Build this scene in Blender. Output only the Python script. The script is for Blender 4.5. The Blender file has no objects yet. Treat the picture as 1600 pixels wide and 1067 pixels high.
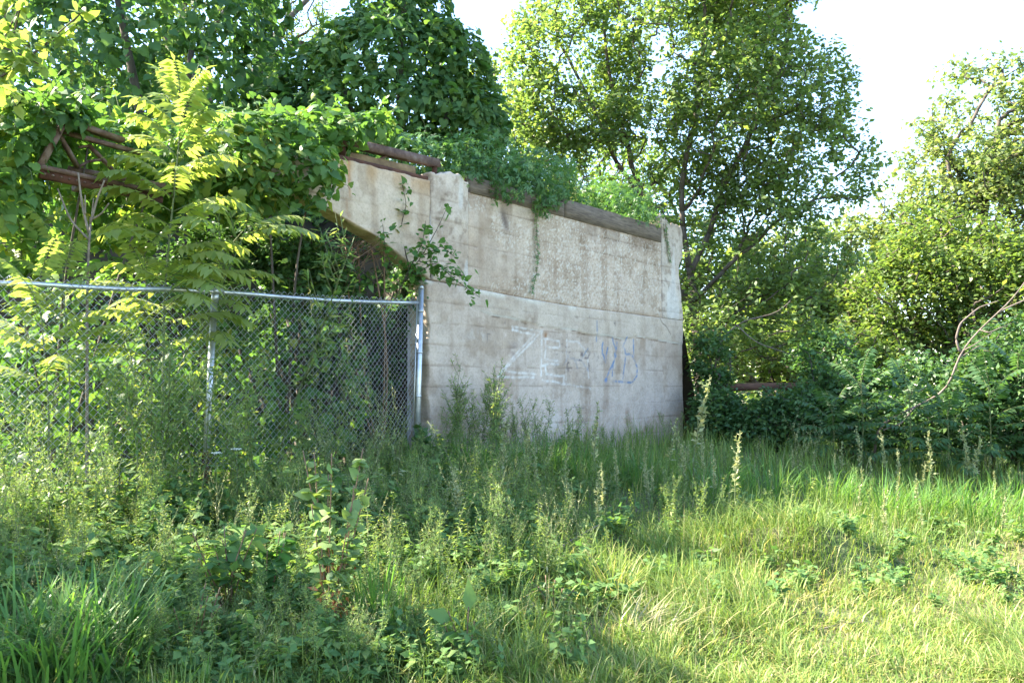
import bpy, math, random
import numpy as np
from mathutils import Vector, Matrix

rng = np.random.default_rng(7)
random.seed(7)
sc = bpy.context.scene
COL = sc.collection

# ------------------------------------------------------------------ camera, sky, sun, exposure
FPX, PITCH, EYE = 1291.0, math.radians(2.97), np.array([0.0, 0.0, 1.6])
cam = bpy.data.cameras.new('camera'); camo = bpy.data.objects.new('camera', cam); COL.objects.link(camo)
cam.sensor_width = 36; cam.lens = FPX / 1600 * 36; cam.clip_end = 2000; cam.clip_start = 0.05
camo.location = EYE; camo.rotation_euler = (math.pi / 2 + PITCH, 0, 0)
sc.camera = camo

SUN_EL = math.radians(43)
sh = np.array([-1.0, 0.17]); sh /= np.linalg.norm(sh)
SUN = np.array([sh[0] * math.cos(SUN_EL), sh[1] * math.cos(SUN_EL), math.sin(SUN_EL)])
world = bpy.data.worlds.new('World'); sc.world = world; world.use_nodes = True
wn = world.node_tree.nodes; wl = world.node_tree.links
bg = wn['Background']; sky = wn.new('ShaderNodeTexSky'); sky.sky_type = 'NISHITA'; sky.sun_disc = False
sky.sun_elevation = SUN_EL; sky.sun_rotation = math.atan2(sh[0], sh[1])
sky.air_density = 1.0; sky.dust_density = 0.3; sky.ozone_density = 1.6
wl.new(sky.outputs[0], bg.inputs[0]); bg.inputs[1].default_value = 0.12
sl = bpy.data.lights.new('sun', 'SUN'); sl.energy = 5.0; sl.angle = math.radians(0.55); sl.color = (1.0, 0.90, 0.74)
slo = bpy.data.objects.new('sun', sl); COL.objects.link(slo)
slo.rotation_euler = Vector(SUN).to_track_quat('Z', 'Y').to_euler(); slo.location = (-20, 6, 20)
sc.view_settings.view_transform = 'Standard'; sc.view_settings.look = 'None'
sc.view_settings.gamma = 1; sc.view_settings.use_curve_mapping = False
sc.view_settings.exposure = 2.7
cy = sc.cycles
cy.use_denoising = True
cy.max_bounces = 8; cy.diffuse_bounces = 4; cy.glossy_bounces = 2; cy.transmission_bounces = 5; cy.transparent_max_bounces = 6
cy.caustics_reflective = False; cy.caustics_refractive = False

# ------------------------------------------------------------------ picture <-> place
def ray(x, y):
    u, v = (x - 800) / FPX, (533.5 - y) / FPX
    return np.array([u, math.cos(PITCH) - v * math.sin(PITCH), math.sin(PITCH) + v * math.cos(PITCH)])
def at(x, y, Y):
    d = ray(x, y); return EYE + d * (Y / d[1])
A2 = np.array([0.652, 0.758]); A2 /= np.linalg.norm(A2)           # along the abutment face
N2 = np.array([A2[1], -A2[0]])                                     # out of its face
P0 = np.array([-0.88, 10.3]); K0 = N2 @ P0
def on_wall(x, y):
    d = ray(x, y); s = K0 / (N2 @ d[:2]); p = EYE + d * s
    return float((p[:2] - P0) @ A2), float(p[2])
def W(t, w, z):                                                    # along, behind the face, up -> world
    t, w, z = np.broadcast_arrays(np.asarray(t, float), np.asarray(w, float), np.asarray(z, float))
    return np.stack([P0[0] + A2[0] * t - N2[0] * w, P0[1] + A2[1] * t - N2[1] * w, z], -1)

# ------------------------------------------------------------------ noise
def vnoise(x, y, seed=0):
    x = np.asarray(x, float); y = np.asarray(y, float)
    xi = np.floor(x).astype(np.int64); yi = np.floor(y).astype(np.int64)
    fx, fy = x - xi, y - yi
    fx = fx * fx * (3 - 2 * fx); fy = fy * fy * (3 - 2 * fy)
    def h(a, b):
        n = (a * 374761393 + b * 668265263 + seed * 974634777) & 0x7fffffff
        n = ((n ^ (n >> 13)) * 1274126177) & 0x7fffffff
        return ((n ^ (n >> 16)) & 0xffff) / 65535.0
    return (h(xi, yi) * (1 - fx) + h(xi + 1, yi) * fx) * (1 - fy) + (h(xi, yi + 1) * (1 - fx) + h(xi + 1, yi + 1) * fx) * fy
def fbm(x, y, seed=0, o=4):
    r, a, tot = 0, 1.0, 0.0
    for k in range(o):
        r = r + a * vnoise(x * 2 ** k, y * 2 ** k, seed + k * 17); tot += a; a *= 0.5
    return r / tot
def sstep(e0, e1, x):
    t = np.clip((np.asarray(x, float) - e0) / (e1 - e0), 0, 1); return t * t * (3 - 2 * t)

HUMP = at(1275, 880, 7.0)[:2]
def ground(x, y):
    x = np.asarray(x, float); y = np.asarray(y, float)
    q = N2[0] * x + N2[1] * y - K0
    g = 0.55 * (1 - sstep(0, 6.5, q))
    g = g * (1 - 0.6 * sstep(14.5, 18, y))
    near = 1 - sstep(20, 40, np.hypot(x, y))
    g = g + near * (0.10 * (fbm(x * 0.5 + 31, y * 0.5 + 9, 3) - 0.5) + 0.06 * (vnoise(x * 2.1, y * 2.1, 5) - 0.5))
    g = g + 0.30 * np.exp(-((x - HUMP[0]) ** 2 / 0.5 + (y - HUMP[1] - 0.25) ** 2 / 0.10))
    g = g - 0.14 * np.exp(-((x - HUMP[0] + 0.25) ** 2 / 0.3 + (y - HUMP[1] + 0.35) ** 2 / 0.08))
    return g
def G(x, y): return float(ground(x, y))

# ------------------------------------------------------------------ materials
MATS = {}
def newmat(name):
    m = bpy.data.materials.new(name); m.use_nodes = True; nt = m.node_tree
    p = nt.nodes['Principled BSDF']; MATS[name] = m
    return m, nt, p
def ramp(nt, fac, stops):
    r = nt.nodes.new('ShaderNodeValToRGB'); e = r.color_ramp.elements
    while len(e) < len(stops): e.new(0.5)
    for k, (p, c) in enumerate(stops):
        e[k].position = p; e[k].color = (*c, 1)
    nt.links.new(fac, r.inputs[0]); return r.outputs[0]
def leaf_mat(name, stops, trans=0.42, tgain=(1.7, 1.75, 0.75), rough=0.42, spec=0.35):
    stops = [(q, tuple(v * 1.27 + .015 for v in c_)) for q, c_ in stops]
    m, nt, p = newmat(name)
    a = nt.nodes.new('ShaderNodeAttribute'); a.attribute_name = 'var'
    c = ramp(nt, a.outputs['Fac'], stops)
    nt.links.new(c, p.inputs['Base Color']); p.inputs['Roughness'].default_value = rough
    p.inputs['Specular IOR Level'].default_value = spec
    g = nt.nodes.new('ShaderNodeVectorMath'); g.operation = 'MULTIPLY'; g.inputs[1].default_value = tgain
    nt.links.new(c, g.inputs[0])
    t = nt.nodes.new('ShaderNodeBsdfTranslucent'); nt.links.new(g.outputs[0], t.inputs[0])
    mx = nt.nodes.new('ShaderNodeMixShader'); mx.inputs[0].default_value = trans
    nt.links.new(p.outputs[0], mx.inputs[1]); nt.links.new(t.outputs[0], mx.inputs[2])
    nt.links.new(mx.outputs[0], nt.nodes['Material Output'].inputs[0])
    return m
def noise_mat(name, c1, c2, scale=6, rough=0.85, bump=0.4, stretch=(1, 1, 1), metal=0.0, detail=6, c3=None):
    m, nt, p = newmat(name)
    tc = nt.nodes.new('ShaderNodeTexCoord'); mp = nt.nodes.new('ShaderNodeMapping'); mp.inputs['Scale'].default_value = stretch
    nt.links.new(tc.outputs['Object'], mp.inputs[0])
    n = nt.nodes.new('ShaderNodeTexNoise'); n.inputs['Scale'].default_value = scale; n.inputs['Detail'].default_value = detail
    n.inputs['Roughness'].default_value = 0.65
    nt.links.new(mp.outputs[0], n.inputs['Vector'])
    st = [(0.32, c1), (0.68, c2)] if c3 is None else [(0.3, c1), (0.5, c2), (0.7, c3)]
    nt.links.new(ramp(nt, n.outputs[0], st), p.inputs['Base Color'])
    p.inputs['Roughness'].default_value = rough; p.inputs['Metallic'].default_value = metal
    b = nt.nodes.new('ShaderNodeBump'); b.inputs['Strength'].default_value = bump; b.inputs['Distance'].default_value = 0.01
    nt.links.new(n.outputs[0], b.inputs['Height']); nt.links.new(b.outputs[0], p.inputs['Normal'])
    return m
L = {}
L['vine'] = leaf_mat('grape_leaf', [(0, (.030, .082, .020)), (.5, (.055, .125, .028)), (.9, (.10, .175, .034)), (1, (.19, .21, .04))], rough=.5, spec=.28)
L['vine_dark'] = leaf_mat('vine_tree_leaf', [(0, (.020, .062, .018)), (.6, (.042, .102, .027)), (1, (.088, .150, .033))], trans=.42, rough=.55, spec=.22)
L['creeper'] = leaf_mat('creeper_leaf', [(0, (.038, .095, .034)), (.7, (.065, .145, .042)), (1, (.12, .19, .05))], trans=.38)
L['elder'] = leaf_mat('box_elder_leaf', [(0, (.060, .108, .034)), (.6, (.100, .152, .046)), (1, (.165, .205, .065))], trans=.5)
L['yellow'] = leaf_mat('locust_leaf', [(0, (.075, .115, .038)), (.6, (.125, .165, .062)), (1, (.21, .225, .10))], trans=.45)
L['far'] = leaf_mat('far_leaf', [(0, (.055, .10, .026)), (.6, (.092, .145, .034)), (1, (.17, .195, .05))], trans=.46)
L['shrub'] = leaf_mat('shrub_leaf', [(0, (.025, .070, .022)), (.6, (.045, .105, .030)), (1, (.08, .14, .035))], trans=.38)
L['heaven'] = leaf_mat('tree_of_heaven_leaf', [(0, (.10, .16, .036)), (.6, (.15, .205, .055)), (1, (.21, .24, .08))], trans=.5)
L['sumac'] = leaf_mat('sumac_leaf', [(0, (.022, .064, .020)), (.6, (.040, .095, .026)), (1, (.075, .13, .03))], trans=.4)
L['mulberry'] = leaf_mat('mulberry_leaf', [(0, (.04, .11, .028)), (.7, (.065, .145, .03)), (1, (.11, .18, .03))], trans=.42)
L['grass'] = leaf_mat('grass_blade', [(0, (.060, .120, .022)), (.55, (.115, .180, .030)), (.85, (.18, .22, .045)), (.93, (.25, .24, .08)), (1, (.38, .32, .17))], trans=.40, tgain=(1.5, 1.5, .8), rough=.5)
L['lush'] = leaf_mat('lush_grass_blade', [(0, (.045, .115, .026)), (.7, (.075, .165, .03)), (1, (.13, .20, .03))], trans=.42)
L['straw'] = leaf_mat('straw_blade', [(0, (.12, .15, .05)), (.5, (.20, .19, .09)), (1, (.30, .26, .15))], trans=.25, tgain=(1.1, 1.1, .9))
L['weed'] = leaf_mat('wormwood_leaf', [(0, (.07, .135, .042)), (.6, (.115, .195, .056)), (1, (.22, .26, .08))], trans=.48, tgain=(1.6, 1.5, .75))
L['spike'] = leaf_mat('spike_leaf', [(0, (.11, .155, .065)), (.6, (.19, .225, .105)), (1, (.33, .32, .17))], trans=.33, tgain=(1.4, 1.35, .8))
L['gold'] = leaf_mat('goldenrod_leaf', [(0, (.07, .135, .027)), (.6, (.125, .19, .034)), (1, (.22, .25, .05))], trans=.4)
L['forb'] = leaf_mat('forb_leaf', [(0, (.050, .115, .034)), (.6, (.085, .160, .044)), (1, (.14, .20, .055))], trans=.38, spec=.18, rough=.6)
L['pale'] = leaf_mat('pale_leaf', [(0, (.07, .13, .045)), (.6, (.11, .175, .06)), (1, (.16, .21, .07))], trans=.4, spec=.25, rough=.55)
L['brown'] = leaf_mat('dead_leaf', [(0, (.16, .045, .012)), (.6, (.26, .085, .02)), (1, (.34, .14, .04))], trans=.3, tgain=(1.3, 1, .8))
L['flower'] = leaf_mat('white_floret', [(0, (.6, .6, .52)), (1, (.78, .78, .72))], trans=.3, tgain=(1, 1, 1))
L['yflower'] = leaf_mat('yellow_floret', [(0, (.55, .38, .02)), (1, (.7, .5, .04))], trans=.3, tgain=(1, 1, 1))
M_bark = noise_mat('grey_brown_bark', (.045, .035, .027), (.13, .105, .085), 9, .9, .8, (1, 1, .25))
M_stem = noise_mat('green_stem', (.07, .10, .035), (.14, .16, .06), 12, .7, .1)
M_redstem = noise_mat('reddish_stem', (.12, .07, .04), (.22, .13, .07), 12, .7, .1)
M_dead = noise_mat('dead_wood', (.09, .068, .055), (.21, .165, .14), 14, .85, .5, (1, 1, .3))
M_deadred = noise_mat('bare_twig', (.12, .09, .07), (.28, .23, .19), 14, .8, .3)
M_log = noise_mat('red_brown_log', (.06, .028, .018), (.17, .085, .05), 8, .9, .9, (.3, 1, 1))
M_rust = noise_mat('rusted_steel', (.045, .024, .018), (.12, .070, .052), 9, .85, .5, c3=(.20, .15, .125))
M_rustdark = noise_mat('dark_rust', (.035, .012, .008), (.12, .045, .022), 7, .85, .5)
M_galv = noise_mat('galvanised_steel', (.42, .44, .46), (.60, .62, .64), 16, .42, .05, metal=.85)
M_wire = noise_mat('galvanised_wire', (.38, .40, .43), (.55, .57, .60), 10, .45, .0, metal=.7)
M_timber = noise_mat('weathered_timber', (.075, .055, .042), (.21, .165, .125), 7, .9, .9, (.6, .6, 5))
M_plank = noise_mat('ochre_plank', (.10, .06, .03), (.32, .22, .11), 4, .9, .7, (1, 1, 1))
M_soil = noise_mat('soil', (.022, .018, .012), (.065, .052, .034), 3, .95, .8)
M_cable = noise_mat('cable_aluminium', (.75, .75, .75), (.85, .85, .85), 4, .5, 0)
# ground: soil with thatch
m, nt, p = newmat('meadow_soil')
tc = nt.nodes.new('ShaderNodeTexCoord'); n1 = nt.nodes.new('ShaderNodeTexNoise'); n1.inputs['Scale'].default_value = .9; n1.inputs['Detail'].default_value = 8
n2 = nt.nodes.new('ShaderNodeTexNoise'); n2.inputs['Scale'].default_value = 22; n2.inputs['Detail'].default_value = 6
nt.links.new(tc.outputs['Object'], n1.inputs['Vector']); nt.links.new(tc.outputs['Object'], n2.inputs['Vector'])
c1 = ramp(nt, n2.outputs[0], [(.3, (.055, .048, .026)), (.5, (.115, .105, .05)), (.72, (.24, .20, .11))])
c2 = ramp(nt, n2.outputs[0], [(.3, (.035, .052, .018)), (.5, (.065, .095, .03)), (.7, (.11, .13, .05))])
mx = nt.nodes.new('ShaderNodeMix'); mx.data_type = 'RGBA'
mr = nt.nodes.new('ShaderNodeMapRange'); mr.inputs[1].default_value = .42; mr.inputs[2].default_value = .6
nt.links.new(n1.outputs[0], mr.inputs[0]); nt.links.new(mr.outputs[0], mx.inputs[0]); nt.links.new(c1, mx.inputs[6]); nt.links.new(c2, mx.inputs[7])
nt.links.new(mx.outputs[2], p.inputs['Base Color']); p.inputs['Roughness'].default_value = .95
bp = nt.nodes.new('ShaderNodeBump'); bp.inputs['Distance'].default_value = .03; nt.links.new(n2.outputs[0], bp.inputs['Height']); nt.links.new(bp.outputs[0], p.inputs['Normal'])
M_ground = m
# concrete: stains come in as a colour attribute, fine grain and pits from noise
m, nt, p = newmat('board_marked_concrete')
at_ = nt.nodes.new('ShaderNodeAttribute'); at_.attribute_name = 'stain'
tc = nt.nodes.new('ShaderNodeTexCoord'); n1 = nt.nodes.new('ShaderNodeTexNoise'); n1.inputs['Scale'].default_value = 34; n1.inputs['Detail'].default_value = 8; n1.inputs['Roughness'].default_value = .7
n3 = nt.nodes.new('ShaderNodeTexNoise'); n3.inputs['Scale'].default_value = 5; n3.inputs['Detail'].default_value = 8; n3.inputs['Roughness'].default_value = .7
nt.links.new(tc.outputs['Object'], n1.inputs['Vector']); nt.links.new(tc.outputs['Object'], n3.inputs['Vector'])
gr = ramp(nt, n1.outputs[0], [(.28, (.76, .75, .74)), (.5, (1, 1, 1)), (.75, (1.13, 1.13, 1.14))])
g3 = ramp(nt, n3.outputs[0], [(.3, (.80, .78, .77)), (.55, (1, 1, 1)), (.75, (1.10, 1.09, 1.07))])
mu = nt.nodes.new('ShaderNodeVectorMath'); mu.operation = 'MULTIPLY'; mu2 = nt.nodes.new('ShaderNodeVectorMath'); mu2.operation = 'MULTIPLY'
nt.links.new(at_.outputs['Color'], mu.inputs[0]); nt.links.new(gr, mu.inputs[1]); nt.links.new(mu.outputs[0], mu2.inputs[0]); nt.links.new(g3, mu2.inputs[1])
nt.links.new(mu2.outputs[0], p.inputs['Base Color']); p.inputs['Roughness'].default_value = .92; p.inputs['Specular IOR Level'].default_value = .25
bp = nt.nodes.new('ShaderNodeBump'); bp.inputs['Strength'].default_value = .5; bp.inputs['Distance'].default_value = .008
nt.links.new(n1.outputs[0], bp.inputs['Height']); nt.links.new(bp.outputs[0], p.inputs['Normal'])
M_conc = m

# ------------------------------------------------------------------ object helpers
def tag(o, label=None, cat=None, group=None, kind=None):
    if label: o['label'] = label
    if cat: o['category'] = cat
    if group: o['group'] = group
    if kind: o['kind'] = kind
    return o
def empty(name, loc, label=None, cat=None, group=None):
    o = bpy.data.objects.new(name, None); COL.objects.link(o); o.location = [float(v) for v in loc]
    o.empty_display_size = .1
    return tag(o, label, cat, group)
def mesh_np(name, V, faces, mat, var=None, smooth=False, color=None, k=None):
    """V (n,3); faces (m,3) or (m,4) array"""
    V = np.ascontiguousarray(V, np.float32); F_ = np.ascontiguousarray(faces, np.int32); k = F_.shape[1]
    me = bpy.data.meshes.new(name); me.vertices.add(len(V)); me.vertices.foreach_set('co', V.ravel())
    me.loops.add(F_.size); me.loops.foreach_set('vertex_index', F_.ravel())
    me.polygons.add(len(F_)); me.polygons.foreach_set('loop_start', np.arange(0, F_.size, k, dtype=np.int32))
    me.polygons.foreach_set('loop_total', np.full(len(F_), k, np.int32))
    if smooth: me.polygons.foreach_set('use_smooth', np.ones(len(F_), bool))
    if var is not None:
        a = me.attributes.new('var', 'FLOAT', 'POINT'); a.data.foreach_set('value', np.ascontiguousarray(var, np.float32))
    if color is not None:
        a = me.attributes.new('stain', 'FLOAT_COLOR', 'POINT')
        a.data.foreach_set('color', np.ascontiguousarray(np.c_[color, np.ones(len(color))], np.float32).ravel())
    me.update(calc_edges=True); me.validate()
    me.materials.append(mat); return me
def link(name, me, parent=None, origin=None):
    o = bpy.data.objects.new(name, me); COL.objects.link(o)
    if parent is not None: o.parent = parent
    if origin is not None: o.location = [float(v) for v in origin]
    return o
class Buf:
    def __init__(s): s.V, s.F, s.A, s.n = [], [], [], 0
    def add(s, V, F_, var=None):
        V = np.asarray(V, float).reshape(-1, 3); F_ = np.asarray(F_, np.int64).reshape(-1, 3)
        s.V.append(V); s.F.append(F_ + s.n); s.n += len(V)
        s.A.append(np.full(len(V), .5) if var is None else np.broadcast_to(np.asarray(var, float), (len(V),)))
    def mesh(s, name, mat, origin=(0, 0, 0), smooth=False):
        return mesh_np(name, np.concatenate(s.V) - np.asarray(origin, float), np.concatenate(s.F), mat, np.concatenate(s.A), smooth)
    def obj(s, name, mat, parent=None, smooth=False, world_origin=None):
        """geometry given in world space; parent is an unrotated empty"""
        if parent is not None:
            return link(name, s.mesh(name, mat, parent.location, smooth), parent)
        og = np.zeros(3) if world_origin is None else np.asarray(world_origin, float)
        return link(name, s.mesh(name, mat, og, smooth), None, og)
def unit(v): return v / np.maximum(np.linalg.norm(v, axis=-1, keepdims=True), 1e-9)

# ---- tubes
def tubes(buf, p0, p1, r0, r1, sides=5, var=.5):
    p0, p1 = np.asarray(p0, float).reshape(-1, 3), np.asarray(p1, float).reshape(-1, 3)
    n = len(p0); r0 = np.broadcast_to(np.asarray(r0, float), (n,)); r1 = np.broadcast_to(np.asarray(r1, float), (n,))
    d = unit(p1 - p0); ref = np.where(np.abs(d[:, 2:3]) < .9, np.array([[0, 0, 1.]]), np.array([[1., 0, 0]]))
    u = unit(np.cross(d, ref)); v = np.cross(d, u)
    a = np.arange(sides) * 2 * math.pi / sides
    ring = np.cos(a)[None, :, None] * u[:, None] + np.sin(a)[None, :, None] * v[:, None]
    V = np.concatenate([p0[:, None] + ring * r0[:, None, None], p1[:, None] + ring * r1[:, None, None]], 1)
    i = np.arange(sides); j = (i + 1) % sides
    f = np.concatenate([np.stack([i, j, j + sides], 1), np.stack([i, j + sides, i + sides], 1)])
    cap = np.array([[sides, sides + k, sides + k + 1] for k in range(1, sides - 1)] + [[0, k + 1, k] for k in range(1, sides - 1)])
    f = np.concatenate([f, cap])
    Fa = (f[None] + (np.arange(n) * 2 * sides)[:, None, None]).reshape(-1, 3)
    buf.add(V.reshape(-1, 3), Fa, var)
def polytube(buf, pts, r0, r1=None, sides=6, var=.5):
    """one continuous tube through pts"""
    pts = np.asarray(pts, float); n = len(pts); r1 = r0 if r1 is None else r1
    r = np.linspace(r0, r1, n); d = unit(np.gradient(pts, axis=0))
    ref = np.array([0, 0, 1.]) if abs(d[:, 2]).mean() < .8 else np.array([1., 0, 0])
    u = unit(np.cross(d, ref)); v = np.cross(d, u); a = np.arange(sides) * 2 * math.pi / sides
    V = pts[:, None] + r[:, None, None] * (np.cos(a)[None, :, None] * u[:, None] + np.sin(a)[None, :, None] * v[:, None])
    F_ = []
    for k in range(n - 1):
        for i in range(sides):
            j = (i + 1) % sides; a0, b0, a1, b1 = k * sides + i, k * sides + j, (k + 1) * sides + i, (k + 1) * sides + j
            F_ += [(a0, b0, b1), (a0, b1, a1)]
    for k in range(1, sides - 1):
        F_ += [(0, k + 1, k), ((n - 1) * sides, (n - 1) * sides + k, (n - 1) * sides + k + 1)]
    buf.add(V.reshape(-1, 3), F_, var)
def curve_pts(pts, n=24):
    pts = np.asarray(pts, float); s = np.r_[0, np.cumsum(np.linalg.norm(np.diff(pts, axis=0), axis=1))]
    q = np.linspace(0, s[-1], n); out = np.stack([np.interp(q, s, pts[:, k]) for k in range(3)], 1)
    for _ in range(2): out[1:-1] = (out[:-2] + 2 * out[1:-1] + out[2:]) / 4
    return out
def bar(buf, a, b, w, h, up=(0, 0, 1), taper=1.0):
    """squared bar from a to b, w across, h along up"""
    a, b = np.asarray(a, float), np.asarray(b, float); d = unit(b - a); up = np.asarray(up, float)
    s = unit(np.cross(d, up)); u = np.cross(s, d); V = []
    for p, k in ((a, 1), (b, taper)):
        for (i, j) in ((-1, -1), (1, -1), (1, 1), (-1, 1)): V.append(p + s * i * w / 2 * k + u * j * h / 2 * k)
    buf.add(V, [(0, 1, 5), (0, 5, 4), (1, 2, 6), (1, 6, 5), (2, 3, 7), (2, 7, 6), (3, 0, 4), (3, 4, 7), (0, 3, 2), (0, 2, 1), (4, 5, 6), (4, 6, 7)])

# ---- leaf templates (x across, y to tip, z normal), length 1
def fan(outline, centre):
    V = [centre] + outline; n = len(outline)
    return np.array(V, float), np.array([(0, 1 + k, 1 + (k + 1) % n) for k in range(n)])
def _sym(half, top):
    return [(0, .04, 0)] + half + [top] + [(-x, y, z) for x, y, z in half[::-1]]
T_GRAPE = fan(_sym([(.24, -.12, -.02), (.47, .02, -.10), (.50, .30, -.12), (.36, .44, -.06), (.34, .62, -.12), (.16, .78, -.10)], (0, 1.0, -.20)), (0, .32, .04))
T_HEART = fan(_sym([(.22, -.06, 0), (.42, .18, -.06), (.36, .50, -.08)], (0, 1.0, -.22)), (0, .35, .02))
T_OVATE = (np.array([(0, 0, 0), (-.26, .38, .05), (0, .42, -.03), (.26, .38, .05), (0, 1, -.14)], float), np.array([(0, 2, 1), (0, 3, 2), (1, 2, 4), (2, 3, 4)]))
T_LANCE = (np.array([(0, 0, 0), (-.13, .40, .03), (.13, .40, .03), (0, 1, -.16), (0, .42, -.02)], float), np.array([(0, 4, 1), (0, 2, 4), (1, 4, 3), (4, 2, 3)]))
T_NARROW = (np.array([(0, 0, 0), (-.075, .45, .0), (.075, .45, .0), (0, 1, -.10)], float), np.array([(0, 2, 1), (1, 2, 3)]))
T_KITE = (np.array([(0, 0, 0), (-.30, .45, .04), (.30, .45, .04), (0, 1, -.10)], float), np.array([(0, 2, 1), (1, 2, 3)]))
def _palm():
    V, F_ = [], []
    for a, l in ((0, 1.0), (.95, .85), (-.95, .85), (1.9, .6), (-1.9, .6)):
        c, s_ = math.sin(a), math.cos(a); k = len(V)
        V += [(0, 0, 0), (c * l * .5 - s_ * .17 * l, s_ * l * .5 + c * .17 * l, .03), (c * l * .5 + s_ * .17 * l, s_ * l * .5 - c * .17 * l, .03), (c * l, s_ * l, -.16 * l)]
        F_ += [(k, k + 2, k + 1), (k + 1, k + 2, k + 3)]
    return np.array(V, float), np.array(F_)
T_PALM = _palm()
def put_leaves(buf, tm, pos, nrm, tip, size, var, wid=1.0):
    V0, F0 = tm; pos = np.asarray(pos, float); n = len(pos)
    if n == 0: return
    z = unit(nrm); y = unit(tip - (tip * z).sum(-1, keepdims=True) * z); x = np.cross(y, z)
    size = np.broadcast_to(np.asarray(size, float), (n,)); wid = np.broadcast_to(np.asarray(wid, float), (n,))
    V = pos[:, None] + size[:, None, None] * ((V0[None, :, 0:1] * wid[:, None, None]) * x[:, None] + V0[None, :, 1:2] * y[:, None] + V0[None, :, 2:3] * z[:, None])
    Fa = (F0[None] + (np.arange(n) * len(V0))[:, None, None]).reshape(-1, 3)
    buf.add(V.reshape(-1, 3), Fa, np.repeat(np.broadcast_to(np.asarray(var, float), (n,)), len(V0)))
class LeafSet:
    """leaves of one thing: the largest in view become parts of their own, the rest one mesh"""
    def __init__(s): s.R = []
    def add(s, tm, pos, nrm, tip, size, var, wid=1.0, front=None):
        n = len(pos); b = lambda v: np.broadcast_to(np.asarray(v, float), (n,)).copy()
        if n: s.R.append((tm, np.asarray(pos, float), unit(np.asarray(nrm, float)), np.asarray(tip, float), b(size), b(var), b(wid), b(1.0 if front is None else front)))
    def obj(s, name, mat, parent, single=0, piece='leaf'):
        og = np.array(parent.location); rest = Buf(); sc_ = []
        for k, (tm, p, nr, tp, sz, va, wd, fr) in enumerate(s.R):
            d = np.linalg.norm(p - EYE, axis=1); sc_ += [(fr[i] * sz[i] / d[i], k, i) for i in range(len(p))]
        pick = set()
        if single:
            sc_.sort(reverse=True); pick = {(k, i) for q, k, i in sc_[:single] if q > 0}
        proto = {}
        for k, (tm, p, nr, tp, sz, va, wd, fr) in enumerate(s.R):
            m = np.array([(k, i) in pick for i in range(len(p))])
            put_leaves(rest, tm, p[~m], nr[~m], tp[~m], sz[~m], va[~m], wd[~m])
            for i in np.nonzero(m)[0]:
                key = (id(tm), int(va[i] * 7.99))
                if key not in proto: proto[key] = mesh_np(piece, tm[0], tm[1], mat, np.full(len(tm[0]), (key[1] + .5) / 8))
                z = nr[i]; y = tp[i] - (tp[i] @ z) * z; y /= np.linalg.norm(y) + 1e-9; x = np.cross(y, z); q = p[i] - og; a = sz[i]
                o = link(piece, proto[key], parent)
                o.matrix_basis = Matrix([[x[0] * a * wd[i], y[0] * a, z[0] * a, q[0]], [x[1] * a * wd[i], y[1] * a, z[1] * a, q[1]], [x[2] * a * wd[i], y[2] * a, z[2] * a, q[2]], [0, 0, 0, 1]])
        if rest.n:
            o = rest.obj(name, mat, parent)
            if single: o['kind'] = 'stuff'
        return parent
def rnd_dir(n):
    return unit(rng.normal(size=(n, 3)))
UP = np.array([0, 0, 1.0])

# ------------------------------------------------------------------ setting: ground and embankment
gx = np.unique(np.r_[np.linspace(-11, 13, 121), -np.geomspace(11, 420, 26), np.geomspace(13, 420, 26)])
gy = np.unique(np.r_[np.linspace(-3, 22, 121), -np.geomspace(3, 420, 24), np.geomspace(22, 420, 26)])
XX, YY = np.meshgrid(gx, gy)
ZZ = ground(XX, YY)
ix = np.arange(len(gx) * len(gy)).reshape(len(gy), len(gx))
quad = np.stack([ix[:-1, :-1], ix[:-1, 1:], ix[1:, 1:], ix[1:, :-1]], -1).reshape(-1, 4)
o = link('ground', mesh_np('ground', np.stack([XX, YY, ZZ], -1).reshape(-1, 3), quad, M_ground, smooth=True)); tag(o, kind='structure')

TOP_Z = 3.95
def bank(t, w):
    left = sstep(-1.3, .25, t + 1.3 * np.maximum(0, w - 1.8))
    right = 1 - sstep(6.0, 8.0, t + .2 * w)
    h = TOP_Z * left * right
    h = h * (1 - .35 * sstep(4, 14, w))
    return h + .25 * (fbm(t * .9, w * .9, 12) - .5) * (h > .1)
bt = np.linspace(-8, 9, 86); bw = np.r_[np.linspace(.34, 6, 34), np.linspace(6.5, 20, 16)]
TT, WW = np.meshgrid(bt, bw)
Pw = W(TT, WW, 0); base = ground(Pw[..., 0], Pw[..., 1])
HH = bank(TT, WW)
Pw[..., 2] = np.where(HH > .15, np.maximum(HH, base - .05), base - .12)
ix = np.arange(TT.size).reshape(TT.shape)
quad = np.stack([ix[:-1, :-1], ix[:-1, 1:], ix[1:, 1:], ix[1:, :-1]], -1).reshape(-1, 4)
o = link('embankment', mesh_np('embankment', Pw.reshape(-1, 3), quad, M_soil, smooth=True)); tag(o, kind='structure')
def topz(x, y):
    """ground or embankment, whichever is higher"""
    x = np.asarray(x, float); y = np.asarray(y, float)
    t = (x - P0[0]) * A2[0] + (y - P0[1]) * A2[1]; w = -((x - P0[0]) * N2[0] + (y - P0[1]) * N2[1])
    return np.where((w > .34) & (t > -8) & (t < 9), np.maximum(ground(x, y), bank(t, np.maximum(w, .34))), ground(x, y))

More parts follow.
